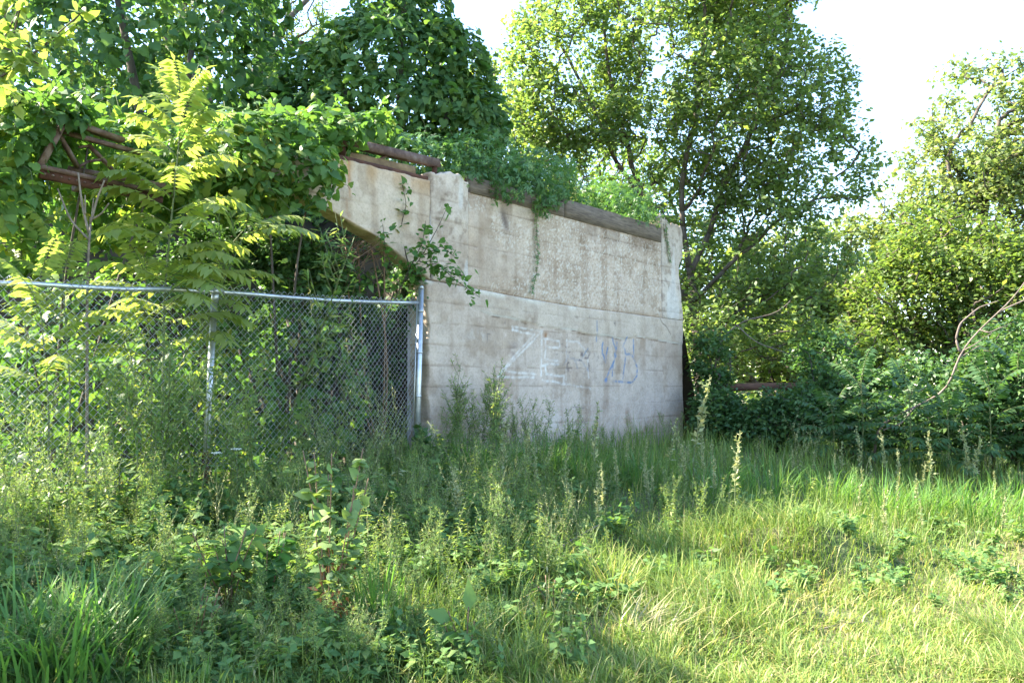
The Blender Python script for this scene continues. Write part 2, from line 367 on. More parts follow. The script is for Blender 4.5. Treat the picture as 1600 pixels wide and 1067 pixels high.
# ------------------------------------------------------------------ concrete abutment
def T_(x, y): return on_wall(x, y)[0]
def Z_(x, y): return on_wall(x, y)[1]
tJL, tJR = T_(732, 370), T_(1035, 440)         # vertical joints either side of the upper panel
tL, tR = T_(670, 500), T_(1067, 560)
zPT_L, zPT_R = Z_(735, 300), Z_(1035, 379)     # top of the upper panel
jx = [tL, T_(738, 450), T_(800, 462), T_(850, 471), T_(905, 480), T_(970, 488), tJR, tR]
jz = [Z_(670, 437), Z_(738, 450), Z_(800, 462), Z_(850, 471), Z_(905, 480), Z_(970, 488), Z_(1035, 497), Z_(1067, 501)]
def joint(t): return np.interp(t, jx, jz)
def px_strokes(lst, ox, oy, s):
    out = []
    for q, st in enumerate(lst):
        P = np.array([on_wall(ox + a / s, oy + b / s) for a, b in st]); n = 14 * (len(P) - 1) + 1; u = np.linspace(0, len(P) - 1, n)
        P = np.stack([np.interp(u, np.arange(len(P)), P[:, k]) for k in (0, 1)], 1)
        out.append(P + .028 * np.stack([vnoise(u * 2.3 + q * 3, u * 0, 401) - .5, vnoise(u * 2.3 + q * 3, u * 0 + 7, 403) - .5], 1))
    return out
WHITE = px_strokes([[(285, 190), (497, 220)], [(283, 213), (440, 245)], [(285, 190), (283, 213)], [(497, 225), (185, 540)], [(440, 245), (190, 515)], [(195, 512), (450, 535)], [(175, 545), (435, 560)],
    [(490, 225), (490, 545)], [(495, 275), (620, 290), (620, 335), (520, 328)], [(520, 290), (520, 415), (545, 430), (620, 430)], [(500, 465), (620, 460)], [(520, 465), (525, 525), (655, 545), (655, 600), (500, 575)]], 740, 470, 4.638)
FAINT = px_strokes([[(670, 290), (740, 295), (800, 340), (830, 400), (835, 560)], [(675, 290), (675, 610)], [(660, 605), (750, 620), (850, 635)]], 740, 470, 4.638)
BLUE = px_strokes([[(935, 300), (930, 380), (960, 450), (972, 345)], [(1003, 275), (1035, 350), (1012, 470), (1005, 545)], [(1042, 305), (1032, 400), (1000, 480), (950, 580), (965, 568)],
    [(1110, 268), (1085, 330), (1097, 380), (1150, 400), (1185, 470), (1182, 545), (1140, 595), (1010, 585)], [(1155, 285), (1160, 400)], [(1100, 410), (1092, 500), (1080, 562)]], 740, 470, 4.638)
DARKB = px_strokes([[(670, 370), (692, 420), (790, 432)], [(690, 400), (660, 470)], [(832, 350), (780, 430), (832, 505)], [(730, 420), (760, 490)], [(885, 150), (888, 290)]], 740, 470, 4.638)
SCRAWL = px_strokes([[(430, 260), (455, 270)], [(225, 150), (232, 170)], [(1010, 155), (1022, 185)], [(833, 95), (838, 150)], [(700, 800), (705, 770), (800, 780)], [(660, 980), (720, 900), (775, 830)], [(665, 850), (690, 940), (720, 880)],
    [(95, 300), (100, 240), (120, 245)], [(700, 1000), (760, 930), (800, 850)]], 740, 470, 4.638)
def dist_strokes(t, z, sts):
    d = np.full(t.shape, 9.0)
    for s in sts:
        for a, b in zip(s[:-1], s[1:]):
            ab = b - a; l2 = ab @ ab + 1e-9
            u = np.clip(((t - a[0]) * ab[0] + (z - a[1]) * ab[1]) / l2, 0, 1)
            d = np.minimum(d, np.hypot(t - a[0] - u * ab[0], z - a[1] - u * ab[1]))
    return d
BOARD = .262
def conc_depth(t, z, zone):
    """relief of the face in metres (positive = proud)"""
    zb = z + .01 * (vnoise(t * 1.3, z * 0, 4) - .5)
    k = np.floor(zb / BOARD); f = zb / BOARD - k
    groove = np.exp(-(np.minimum(f, 1 - f) * BOARD / .006) ** 2)
    br = vnoise(t * 1.1 + k * 7.3, k * 3.1, 21)
    d = -.007 * groove * sstep(.42, .62, br) + .006 * (vnoise(k * 5.7, k * 0 + 2, 8) - .5)
    d = d + .010 * (fbm(t * 3, z * 3, 31) - .5) + .006 * (vnoise(t * 22, z * 22, 41) - .5)
    if zone == 'panel':
        m = sstep(.45, .62, fbm(t * .8 + 3, z * 1.2, 51, 3) + .12 * sstep(2.0, 4.6, t))
        d = d + m * .005 * (vnoise(t * 48, z * 48, 61) - .6)
    if zone == 'lower':
        below = joint(t) - z
        edge = .22 + .10 * vnoise(t * 2.2, t * 0, 71) + .12 * sstep(.3, 2.0, t)
        d = d + .012 * (1 - sstep(edge - .012, edge + .012, below)) * sstep(.2, .8, t)
    if zone in ('pier', 'wing'):
        d = d + .012 * (fbm(t * 5, z * 5, 81) - .5)
    return d
def conc_colour(t, z, zone):
    base = {'panel': (.510, .412, .325), 'lower': (.525, .432, .358), 'pier': (.535, .445, .36), 'pillar': (.53, .455, .38), 'wing': (.54, .435, .33)}[zone]
    c = np.ones(t.shape + (3,)) * np.array(base)
    def mul(m, col): nonlocal c; c = c * (1 - m[..., None] * (1 - np.array(col)))
    def mix(m, col): nonlocal c; c = c * (1 - m[..., None]) + m[..., None] * np.array(col)
    big = fbm(t * .9, z * .9, 101); mul(sstep(.5, .75, big), (.82, .78, .74)); mul(sstep(.5, .25, big) * .8, (1.10, 1.10, 1.12))
    streak = fbm(t * 5.5, z * .45, 111); mul(sstep(.54, .76, streak), (.80, .76, .72))
    mul(sstep(.45, .22, streak) * .6, (1.12, 1.11, 1.10))
    blot = fbm(t * 3.3, z * 3.3, 121); mul(sstep(.56, .70, blot), (.82, .79, .75))
    k = np.floor(z / BOARD); mul(vnoise(k * 3.3, k * 0 + 1, 131) * .35, (.84, .84, .85))
    f = z / BOARD - k
    br = vnoise(t * 1.1 + k * 7.3, k * 3.1, 21)
    mul(np.exp(-(np.minimum(f, 1 - f) * BOARD / .012) ** 2) * sstep(.48, .68, br) * .6, (.50, .45, .40))
    peb = vnoise(t * 48, z * 48, 61)
    if zone == 'panel':
        m = sstep(.45, .62, fbm(t * .8 + 3, z * 1.2, 51, 3) + .12 * sstep(2.0, 4.6, t))
        mix(m * sstep(.68, .82, peb) * .75, (.62, .57, .50)); mul(m * sstep(.35, .2, peb), (.78, .74, .70))
        e = (zPT_L + (t - tJL) / (tJR - tJL) * (zPT_R - zPT_L)) - z
        mul(sstep(.35, .0, e) * sstep(.45, .7, vnoise(t * 4, t * 0, 141)), (.62, .58, .54))
        s = on_wall(790, 345); mul(np.exp(-(((t - s[0]) + (z - s[1]) * .35) / .07) ** 2 - ((z - s[1]) / .16) ** 2), (.35, .33, .36))
        e2 = z - joint(t); mul(sstep(.09, .0, e2) * .6, (.70, .64, .56))
    if zone == 'lower':
        below = joint(t) - z
        edge = .22 + .10 * vnoise(t * 2.2, t * 0, 71) + .12 * sstep(.3, 2.0, t)
        patch = (1 - sstep(edge - .01, edge + .01, below)) * sstep(.2, .8, t)
        mix(patch * .40, (.50, .425, .335))
        mix(np.exp(-((below - edge) / .014) ** 2) * sstep(.4, .6, vnoise(t * 3, t * 0 + 5, 151)) * .7 * sstep(.2, .8, t), (.60, .57, .53))
        mix(np.exp(-((below - .03) / .03) ** 2) * sstep(.35, .55, vnoise(t * 4, z * 0 + 5, 152)) * .7 * (t < T_(900, 480)), (.62, .58, .50))
        mul(np.exp(-((below - edge - .02) / .008) ** 2) * sstep(.5, .6, vnoise(t * 5, t * 0 + 2, 161)) * sstep(.5, .8, t), (.45, .38, .32))
        low = sstep(1.9, .9, z); mul(low * .6, (.94, .93, .94)); mix(low * sstep(.62, .75, peb) * .35, (.58, .54, .50))
        mul(sstep(1.1, .5, z) * sstep(.4, .7, fbm(t * 2, z * 2, 171)), (.72, .66, .60))
        for (x, y, s_, col) in ((853, 524, .05, (.62, .40, .24)), (853, 535, .035, (.7, .45, .3)), (1005, 525, .05, (.72, .55, .38)), (803, 546, .09, (.55, .52, .55)), (830, 495, .12, (.72, .68, .66)), (985, 568, .05, (.62, .45, .32)), (960, 505, .03, (.45, .42, .4)), (900, 497, .03, (.5, .48, .46)),
                                (980, 650, .10, (.74, .60, .52)), (1005, 675, .12, (.76, .63, .50)), (800, 625, .08, (.78, .66, .58)), (790, 505, .07, (.7, .67, .66))):
            q = on_wall(x, y); mul(np.exp(-(((t - q[0]) ** 2 + (z - q[1]) ** 2) / s_ ** 2)) * sstep(.3, .6, vnoise(t * 14, z * 14, 181)), col)
        for (x, y, wx, wz) in ((868, 655, .10, .10), (1020, 640, .06, .25), (745, 525, .16, .07), (1040, 480, .08, .12)):
            q = on_wall(x, y); mix(np.exp(-((t - q[0]) / wx) ** 2 - ((z - q[1]) / wz) ** 2) * sstep(.4, .7, fbm(t * 9, z * 5, 191)) * .7, (.66, .63, .60))
        ero = .35 + .65 * sstep(.30, .55, vnoise(t * 22, z * 22, 201))
        big2 = .45 + .55 * sstep(.3, .6, vnoise(t * 3, z * 3, 205))
        mix(sstep(.024, .006, dist_strokes(t, z, WHITE)) * ero * (.4 + .6 * big2) * .68, (.80, .79, .77))
        mix(sstep(.022, .010, dist_strokes(t, z, FAINT)) * ero * big2 * .5, (.70, .68, .66))
        mix(sstep(.026, .008, dist_strokes(t, z, BLUE)) * ero * (.65 + .35 * big2) * .9, (.12, .21, .36))
        q = on_wall(947, 594); mix(np.exp(-(((t - q[0]) ** 2 + (z - q[1]) ** 2) / .035 ** 2)) * .8, (.14, .22, .42))
        mix(sstep(.022, .008, dist_strokes(t, z, DARKB)) * ero * big2 * .8, (.20, .25, .33))
        mix(sstep(.012, .004, dist_strokes(t, z, SCRAWL)) * ero * .7, (.16, .14, .14))
        speck = sstep(.78, .86, vnoise(t * 26, z * 26, 211)) * np.exp(-((t - on_wall(900, 560)[0]) / .55) ** 2 - ((z - on_wall(900, 560)[1]) / .28) ** 2)
        mul(speck, (.35, .35, .42))
        crack = np.array([on_wall(*p) for p in ((1030, 497), (1034, 505), (1040, 510), (1047, 523))])
        mul(sstep(.014, .004, dist_strokes(t, z, [crack])), (.35, .32, .30))
    if zone == 'wing':
        q = T_(545, 300); mix(np.exp(-((t - q) / .028) ** 2) * sstep(Z_(545, 345), Z_(545, 330), z) * sstep(.2, .5, vnoise(t * 30, z * 5, 221)) * .75, (.36, .16, .05))
        e = 4.06 - z; mix(sstep(.22, .0, e) * sstep(.4, .7, vnoise(t * 7, z * 2, 231)) * .55, (.42, .25, .11))
        q = T_(425, 300); mix(sstep(q + .9, q, t) * .5, (.40, .29, .16))
    if zone in ('pier', 'pillar'):
        mul(sstep(.55, .7, fbm(t * 12, z * 12, 241)), (.70, .67, .65)); mix(sstep(.6, .8, vnoise(t * 9, z * 2, 251)) * .5, (.62, .60, .57))
    return np.clip(c, .03, .82)
def slab(name, t0, t1, bot, top, zone, parent, thick=.34, cell=.0175, ragL=None, ragR=None, ragT=None, front=0.0):
    nt_ = max(4, int((t1 - t0) / cell)); mid = np.linspace(t0, t1, nt_ + 1)
    hmax = max(float(np.max(top(mid) - bot(mid))), .1); nz = max(4, int(hmax / cell))
    s = np.linspace(0, 1, nz + 1); Tg = np.repeat(mid[None], nz + 1, 0); Bz = bot(mid)[None]; Hz = (top(mid) - bot(mid))[None]
    Zg = Bz + Hz * s[:, None]
    if ragT is not None: Zg = Zg + ragT(mid)[None] * s[:, None] ** 6
    Tn = Tg.copy()
    if ragL is not None: Tn = Tn + ragL(Zg) * np.exp(-(Tg - t0) / .07)
    if ragR is not None: Tn = Tn + ragR(Zg) * np.exp(-(t1 - Tg) / .10)
    D = conc_depth(Tn, Zg, zone)
    C = conc_colour(Tn, Zg, zone)
    rim = np.minimum(np.minimum(np.arange(nt_ + 1), nt_ - np.arange(nt_ + 1))[None], np.minimum(np.arange(nz + 1), nz - np.arange(nz + 1))[:, None])
    D = D - .012 * (rim == 0) * vnoise(Tn * 9, Zg * 9, 261)
    Vf = W(Tn, -D - front, Zg).reshape(-1, 3); cf = C.reshape(-1, 3); n = len(Vf)
    ix = np.arange(n).reshape(Tg.shape)
    quad = np.stack([ix[:-1, :-1], ix[:-1, 1:], ix[1:, 1:], ix[1:, :-1]], -1).reshape(-1, 4)
    loop = np.r_[ix[0, :], ix[1:, -1], ix[-1, -2::-1], ix[-2:0:-1, 0]]
    tb, zb = Tn.reshape(-1)[loop], Zg.reshape(-1)[loop]
    m_ = len(loop); steps = 5; Vs, Cs = [Vf], [cf]
    for k in range(1, steps + 1):
        w = thick * k / steps
        j = .02 * (vnoise(tb * 8 + k * 3, zb * 8 + k, 271) - .5) * (k < steps)
        Vs.append(W(tb, w, zb + j)); Cs.append(cf[loop] * (.85 + .3 * vnoise(tb * 6, zb * 6 + k, 281))[:, None])
    V = np.concatenate(Vs); Cc = np.concatenate(Cs); faces = [quad]
    prev = loop
    for k in range(steps):
        cur = n + k * m_ + np.arange(m_)
        faces.append(np.stack([prev, cur, np.roll(cur, -1), np.roll(prev, -1)], -1)[:, ::-1] if False else np.stack([np.roll(prev, -1), np.roll(cur, -1), cur, prev], -1)[:, ::-1])
        prev = cur
    og = np.array(parent.location)
    # back face: strips between bottom and top edges
    V = np.concatenate([V, W(Tn[[0, -1], :].reshape(-1), thick + .001, Zg[[0, -1], :].reshape(-1))]); Cc = np.concatenate([Cc, np.full((2 * (nt_ + 1), 3), .35)])
    b0 = n + steps * m_; i = np.arange(nt_)
    faces.append(np.stack([b0 + i, b0 + nt_ + 1 + i, b0 + nt_ + 2 + i, b0 + 1 + i], -1))
    me = mesh_np(name, V - og, np.concatenate(faces), M_conc, color=Cc, smooth=False)
    return link(name, me, parent)
ab = empty('bridge_abutment', (*W(2.8, .17, 0)[:2], .3), 'old board-marked concrete bridge abutment with faded white and blue graffiti', 'abutment')
cst = lambda v: (lambda t: np.full(np.shape(t), float(v)))
wallbot = cst(.1)
G4 = .003
slab('lower_wall', tL, tR, wallbot, lambda t: joint(t) - G4, 'lower', ab,
     ragL=lambda z: .16 * (fbm(z * 2.6, z * 0, 301) - .45), ragR=lambda z: .035 * (vnoise(z * 2.5, z * 0, 305) - .5))
zpL = Z_(700, 272)
slab('upper_panel', tJL + G4, tJR - G4, lambda t: joint(t) + G4, lambda t: zPT_L + (t - tJL) / (tJR - tJL) * (zPT_R - zPT_L), 'panel', ab, front=-.014)
slab('broken_pier', tL + .02, tJL - G4, lambda t: joint(t) + G4, lambda t: np.full(np.shape(t), zpL), 'pier', ab, front=.004,
     ragL=lambda z: .12 * (fbm(z * 3, z * 0, 311) - .5), ragT=lambda t: .16 * (fbm(t * 7, t * 0, 315) - .55))
rag_pts = [(Z_(1068, 500), 0), (Z_(1068, 480), 0.0), (Z_(1062, 440), -.10), (Z_(1060, 415), -.12), (Z_(1068, 400), .02), (Z_(1068, 365), .03), (Z_(1060, 350), -.05), (Z_(1046, 345), -.14)]
rz, rt = zip(*sorted(rag_pts))
zPil = Z_(1050, 347)
slab('corner_pillar', tJR + G4, tR, lambda t: joint(t) + G4, cst(zPil), 'pillar', ab, front=.006,
     ragR=lambda z: np.interp(z, rz, rt) + .04 * (vnoise(z * 9, z * 0, 321) - .5), ragT=lambda t: .14 * (fbm(t * 6, t * 0, 325) - .6))
# wing: hangs out beyond the face with a slanting underside
wA, wB = on_wall(400, 262), on_wall(590, 370)
wx = [wA[0] - .25, wA[0], wB[0], tL + .02]; wzb = [wA[1] + .16, wA[1], wB[1], wB[1] - .42]
slab('wing', wA[0] - .02, tL + .017, lambda t: np.interp(t, wx, wzb), lambda t: np.interp(t, [wA[0], tL], [Z_(525, 251), Z_(690, 285)]), 'wing', ab, thick=.26,
     ragT=lambda t: .05 * (fbm(t * 5, t * 0, 331) - .5))
def rock(name, c, r, seed, parent=None, mat=None, squash=(1, 1, 1)):
    import bmesh
    bm = bmesh.new(); rs = np.random.default_rng(seed)
    for q in unit(rs.normal(size=(26, 3))) * rs.uniform(.65, 1.1, (26, 1)): bm.verts.new(q)
    bmesh.ops.convex_hull(bm, input=bm.verts); bmesh.ops.triangulate(bm, faces=bm.faces[:])
    for _ in range(2): bmesh.ops.subdivide_edges(bm, edges=bm.edges[:], cuts=1, use_grid_fill=True)
    bmesh.ops.triangulate(bm, faces=bm.faces[:]); bm.verts.index_update()
    V = np.array([v.co for v in bm.verts]); Fa = np.array([[v.index for v in f.verts] for f in bm.faces]); bm.free()
    V = V * (1 + .16 * (vnoise(V[:, 0] * 4 + V[:, 2] * 3 + 9, V[:, 1] * 4 + 9, seed) - .5))[:, None] * r * np.array(squash)
    col = np.array([.38, .32, .26]) * (.75 + .5 * vnoise(V[:, 0] * 40, V[:, 2] * 40 + V[:, 1] * 30, seed))[:, None]
    c = np.asarray(c, float) - (np.array(parent.location) if parent else 0)
    return link(name, mesh_np(name, V, Fa, M_conc, color=col), parent, c)
for k, (x, y, r, w) in enumerate(((1040, 338, .12, .14), (1046, 352, .14, .15), (1061, 362, .12, .16), (702, 280, .13, .14), (688, 286, .12, .14), (720, 285, .085, .10), (710, 290, .11, .12))):
    t, z = on_wall(x, y); rock('concrete_lump', W(t, w, z - .03), r, 40 + k, ab, squash=(1, 1, 1.15))
for x in (714, 731):
    b = Buf(); t, z = on_wall(x, 290); polytube(b, [W(t, .05, z - .12), W(t, .05, z + .14)], .017, sides=7)
    b.obj('anchor_bolt', M_rustdark, ab)

# timber curb beams on top of the upper panel
def timber(name, a, b, w, h, mat, label, cat, seed, group=None, parent=None):
    """hewn beam from a to b (bottom centre line) with worn, wavy edges"""
    a, b = np.asarray(a, float), np.asarray(b, float); n = 40; s = np.linspace(0, 1, n); ax = unit(b - a)
    side = unit(np.cross(ax, UP)); up = np.cross(side, ax); prof = []
    for (i, j) in ((-1, 0), (-1, .5), (-1, .97), (-.95, 1), (0, 1.0), (.95, 1), (1, .97), (1, .5), (1, 0), (0, 0)): prof.append((i * w / 2, j * h))
    V = []
    for k in range(n):
        c = a + (b - a) * s[k]
        for q, (i, j) in enumerate(prof):
            jit = (fbm(np.array(s[k] * 9.0 + q * 5), np.array(q * 2.7), seed) - .5) * .016
            V.append(c + side * (i + jit * .6) + up * (j + (jit if j > 0 else 0)))
    V = np.array(V); m_ = len(prof); F_ = []
    for k in range(n - 1):
        for q in range(m_):
            r_ = (q + 1) % m_; F_ += [(k * m_ + q, k * m_ + r_, (k + 1) * m_ + r_), (k * m_ + q, (k + 1) * m_ + r_, (k + 1) * m_ + q)]
    for q in range(1, m_ - 1): F_ += [(0, q + 1, q), ((n - 1) * m_, (n - 1) * m_ + q, (n - 1) * m_ + q + 1)]
    bf = Buf(); bf.add(V, F_); o = bf.obj(name, mat, parent, world_origin=a)
    if parent is None: tag(o, label, cat, group)
    return o
def ptop(t): return zPT_L + (t - tJL) / (tJR - tJL) * (zPT_R - zPT_L)
tm = T_(882, 335)
timber('timber_beam', W(tJL + .04, .13, ptop(tJL) - .004), W(tm - .01, .13, ptop(tm) - .004), .26, .22, M_timber, 'dark grey timber curb beam half hidden by creeper leaves', 'beam', 5)
timber('timber_beam', W(tm + .01, .13, ptop(tm) - .004), W(tJR - .03, .13, ptop(tJR) - .004), .26, .28, M_timber, 'bare weathered grey timber beam ending at the broken concrete pillar', 'beam', 9)

# planks and channel lying over the wing
t0, z0 = on_wall(532, 238); t1, z1 = on_wall(662, 270)
zwt = lambda t: float(np.interp(t, [wA[0], tL], [Z_(525, 251), Z_(690, 285)]))
timber('wooden_plank', W(t0 - .2, .16, zwt(t0 - .2) + .015), W(T_(672, 280), .16, zwt(T_(672, 280)) - .01), .24, .05, M_rustdark, 'dark rotten plank lying directly on the concrete wing', 'plank', 15)
timber('wooden_plank', W(t0 - .1, .30, zwt(t0) + .055), W(t1, .22, zwt(t1) + .045), .16, .12, M_plank, 'ochre brown split plank under the rusty channel', 'plank', 19)
ch = empty('steel_channel', W(T_(600, 230), .2, zwt(T_(600, 230)) + .1), 'long rusty steel channel resting above planks on the wing', 'channel')
ca, cb = W(*[(T_(525, 208)), .10, Z_(525, 212)]), W(T_(700, 252), .14, Z_(700, 252))
b = Buf(); bar(b, ca, cb, .012, .10); b.obj('web', M_rust, ch)
for s_, nm in ((.045, 'flange'), (-.045, 'flange')):
    b = Buf(); d_ = np.array([-N2[0], -N2[1], 0]) * .05; bar(b, ca + UP * s_ + d_, cb + UP * s_ + d_, .098, .011); b.obj(nm, M_rust, ch)
b = Buf(); q0 = ca + (cb - ca) * .55 + np.array([-N2[0], -N2[1], 0]) * .03; bar(b, q0, q0 + np.array([-A2[0] * .30, -A2[1] * .30, -.20]) + np.array([-N2[0], -N2[1], 0]) * .12, .05, .03); b.obj('brace', M_rust, ch)
b = Buf(); q0 = ca + (cb - ca) * .12 + np.array([-N2[0], -N2[1], 0]) * .05; bar(b, q0, np.r_[q0[:2], zwt(t0) + .02], .06, .06, up=(1, 0, 0)); b.obj('support_block', M_rustdark, ch)
b = Buf(); q0 = cb - (cb - ca) * .03 + np.array([-N2[0], -N2[1], 0]) * .05; bar(b, q0, np.r_[q0[:2], zwt(tL) - .05], .06, .06, up=(1, 0, 0)); b.obj('support_block', M_rustdark, ch)

# rusted lattice railing hanging over the fence
def TW(x, y, w=0.0):
    t, z = on_wall(x, y); return W(t, w, z)
tr = empty('lattice_railing', TW(160, 300), 'rusty iron lattice railing frame smothered in grape vine', 'railing')
def trbar(nm, a, b_, w, h, mat=M_rust):
    b = Buf(); bar(b, a, b_, w, h); b.obj(nm, mat, tr)
B0, B1 = TW(62, 262), TW(248, 302)
ext = unit(B1 - B0)
trbar('bottom_chord', B0 - ext * .03, B1 + ext * .03, .10, .035)
trbar('bottom_chord', B0 + np.array([0, 0, -.052]), B1 + ext * .03 + np.array([0, 0, -.052]), .05, .07, M_rustdark)
trbar('inner_chord', TW(80, 246, .28), TW(196, 264, .28) + ext * .5, .05, .04)
trbar('end_post', B0 + UP * .015, TW(101, 187, .0), .085, .05)
trbar('end_post', TW(78, 252, .26), TW(112, 188, .26), .05, .05)
trbar('top_chord', TW(93, 186), TW(135, 200, .1) + ext * .35, .09, .04)
trbar('top_chord', TW(96, 203, .05), TW(118, 209, .1) + ext * .6, .05, .035)
trbar('diagonal', TW(98, 208, .08), TW(137, 256, .2), .045, .022)
trbar('diagonal', TW(136, 256, .2), TW(153, 246, .2), .04, .022)
trbar('diagonal', TW(152, 246.5, .2), TW(178, 243, .2), .04, .022)
trbar('diagonal', TW(137, 224, .18), TW(154, 222, .18), .035, .02)
trbar('diagonal', TW(153, 222, .18), TW(204, 272, .2), .045, .022)
trbar('cross_tie', B0 + ext * .1, TW(84, 247, .28), .05, .03)
trbar('cross_tie', B1 - ext * .1, B1 - ext * .1 - np.array([*N2, 0]) * .35 - UP * .0, .05, .03)
# the railing's lower beam bears on the wing end and on a leaning stringer
trbar('stringer', B1 - np.array([*N2, 0]) * .34, W(wA[0] + .15, .38, wA[1] + .12), .08, .08, M_rustdark)
trbar('cross_tie', B0 + ext * .4, B0 + ext * .4 - np.array([*N2, 0]) * .30 - UP * .05, .06, .05)

for k in range(16):
    c = B0 + (B1 - B0) * (k + .5) / 16 + np.array([*N2, 0]) * .026 - UP * .05; b = Buf(); polytube(b, [c, c + np.array([*N2, 0]) * .010, c + np.array([*N2, 0]) * .013], .012, .005, sides=7); b.obj('rivet', M_rust, tr, smooth=True)
# ------------------------------------------------------------------ chain-link fence
FA = at(0, 431, 5.6); FP1 = at(340, 455, 7.62); FP2 = at(656, 473, 9.9)
fd = unit(FP2 - FP1); FA = FP1 - fd * 3.35
dirF = fd
fe = empty('chain_link_fence', (*((FP1 + FP2) / 2)[:2], G(*((FP1 + FP2) / 2)[:2])), 'galvanised chain-link fence with top rail standing in tall weeds', 'fence')
FSIDE = unit(np.cross(fd, UP))           # towards the camera side
def ftube(nm, pts, r, mat=M_galv, sides=10, par=fe):
    b = Buf(); polytube(b, pts, r, sides=sides); o = b.obj(nm, mat, None, smooth=True); og = np.array(fe.location)
    me = o.data; V = np.array([v.co for v in me.vertices]) - og
    me.vertices.foreach_set('co', V.astype(np.float32).ravel()); me.update(); o.parent = par
    return o
gz = lambda p: G(p[0], p[1])
rail_pts = [FP1 - fd * (3.35 - k * .35) - UP * (.03 * math.sin(k / 9.57 * math.pi) + .006 * math.sin(k * 2.1)) for k in range(10)] + [FP1 + (FP2 - FP1) * s - UP * .028 * math.sin(s * math.pi) for s in (.1, .3, .5, .7, .9, .995)]
ftube('top_rail', rail_pts, .021)
lean = np.array([-.06, -.02, 0])
post1 = ftube('post', [np.array([FP1[0], FP1[1], gz(FP1) - .2]) + lean * 1.0 - FSIDE * .05, FP1 - UP * .02 - FSIDE * .045], .030)
b1 = np.array([FP2[0], FP2[1], gz(FP2) - .2]) + lean * .6; t1_ = at(658, 450, FP2[1])
post2 = ftube('post', [b1, t1_], .036, sides=12)
p0_ = FP1 - fd * 3.35
ftube('post', [np.array([p0_[0], p0_[1], gz(p0_) - .2]) - FSIDE * .05, p0_ - UP * .02 - FSIDE * .045], .030)
# loop cap, sleeve, bands
b = Buf(); polytube(b, [FP1 - fd * .05, FP1 + fd * .05], .030, sides=10); b.obj('rail_cap', M_galv, fe, smooth=True)
b = Buf(); polytube(b, [FP1 - UP * .10 - FSIDE * .047, FP1 - UP * .01 - FSIDE * .03], .035, sides=10); b.obj('post_cap', M_galv, fe, smooth=True)
pb = np.array([FP1[0], FP1[1], gz(FP1)]) + lean * .9 - FSIDE * .05
b = Buf(); polytube(b, [pb + UP * .0, pb + UP * .42 + np.array([.01, .004, 0])], .034, sides=10); b.obj('rust_sleeve', M_rustdark, fe, smooth=True)
for s_ in (.05, .28, .52, .76):
    c = t1_ + (b1 - t1_) * (.07 + s_ * .9); b = Buf(); polytube(b, [c - UP * .012, c + UP * .012], .041, sides=12); b.obj('tension_band', M_galv, fe, smooth=True)
b = Buf(); bar(b, t1_ - UP * .11 - fd * .07, b1 + UP * .25 - fd * .07, .016, .006, up=fd); b.obj('tension_bar', M_galv, fe)
b = Buf(); polytube(b, [t1_ - UP * .01, t1_ + UP * .02, t1_ + UP * .03], .039, .018, sides=12); b.obj('dome_cap', M_galv, fe, smooth=True)
# fabric: each wire zigzags from the top to the bottom and hooks round its neighbours
pitch = .071
b = Buf(); length = np.linalg.norm((FP2 - FP1)) + 3.35 - .05
nW = int(length / pitch * 2); NZ = 49
start = FP1 - fd * 3.35
rh = lambda s: start + fd * s
for k in range(nW):
    s = k * pitch / 2; sag = .03 * math.sin(min(s / 3.35, 1) * math.pi) if s < 3.35 else .028 * math.sin(min((s - 3.35) / 2.75, 1) * math.pi); topp = rh(s) + UP * (.055 - sag + .006 * math.sin(s * 5.3))
    zz = np.arange(NZ) * pitch / 2
    off = np.where((np.arange(NZ) + k) % 2 == 0, -.5, .5) * pitch / 2 * 1.06
    bulge = .03 * math.sin(s * 1.7) * np.sin(zz * 1.8) + .012 * np.sin(s * 6.1 + zz * 4)
    P = topp[None] + fd[None] * (off[:, None]) - UP[None] * zz[:, None] + FSIDE[None] * (.024 + bulge[:, None] + np.where((np.arange(NZ) + k) % 2 == 0, .002, -.002)[:, None])
    ss = s + off
    # knuckled top
    tubes(b, P[:-1], P[1:], .0021, .0021, 3)
wires = b.obj('chain_link_mesh', M_wire, fe); wires['kind'] = 'stuff'
b = Buf()
for k in range(22):
    c = rh(.15 + k * .28); a = np.linspace(0, 2 * math.pi, 9)
    polytube(b, [c + FSIDE * (.026 * math.cos(q)) + UP * (.026 * math.sin(q)) for q in a], .002, sides=3)
tw = b.obj('tie_wire', M_wire, fe); tw['kind'] = 'stuff'

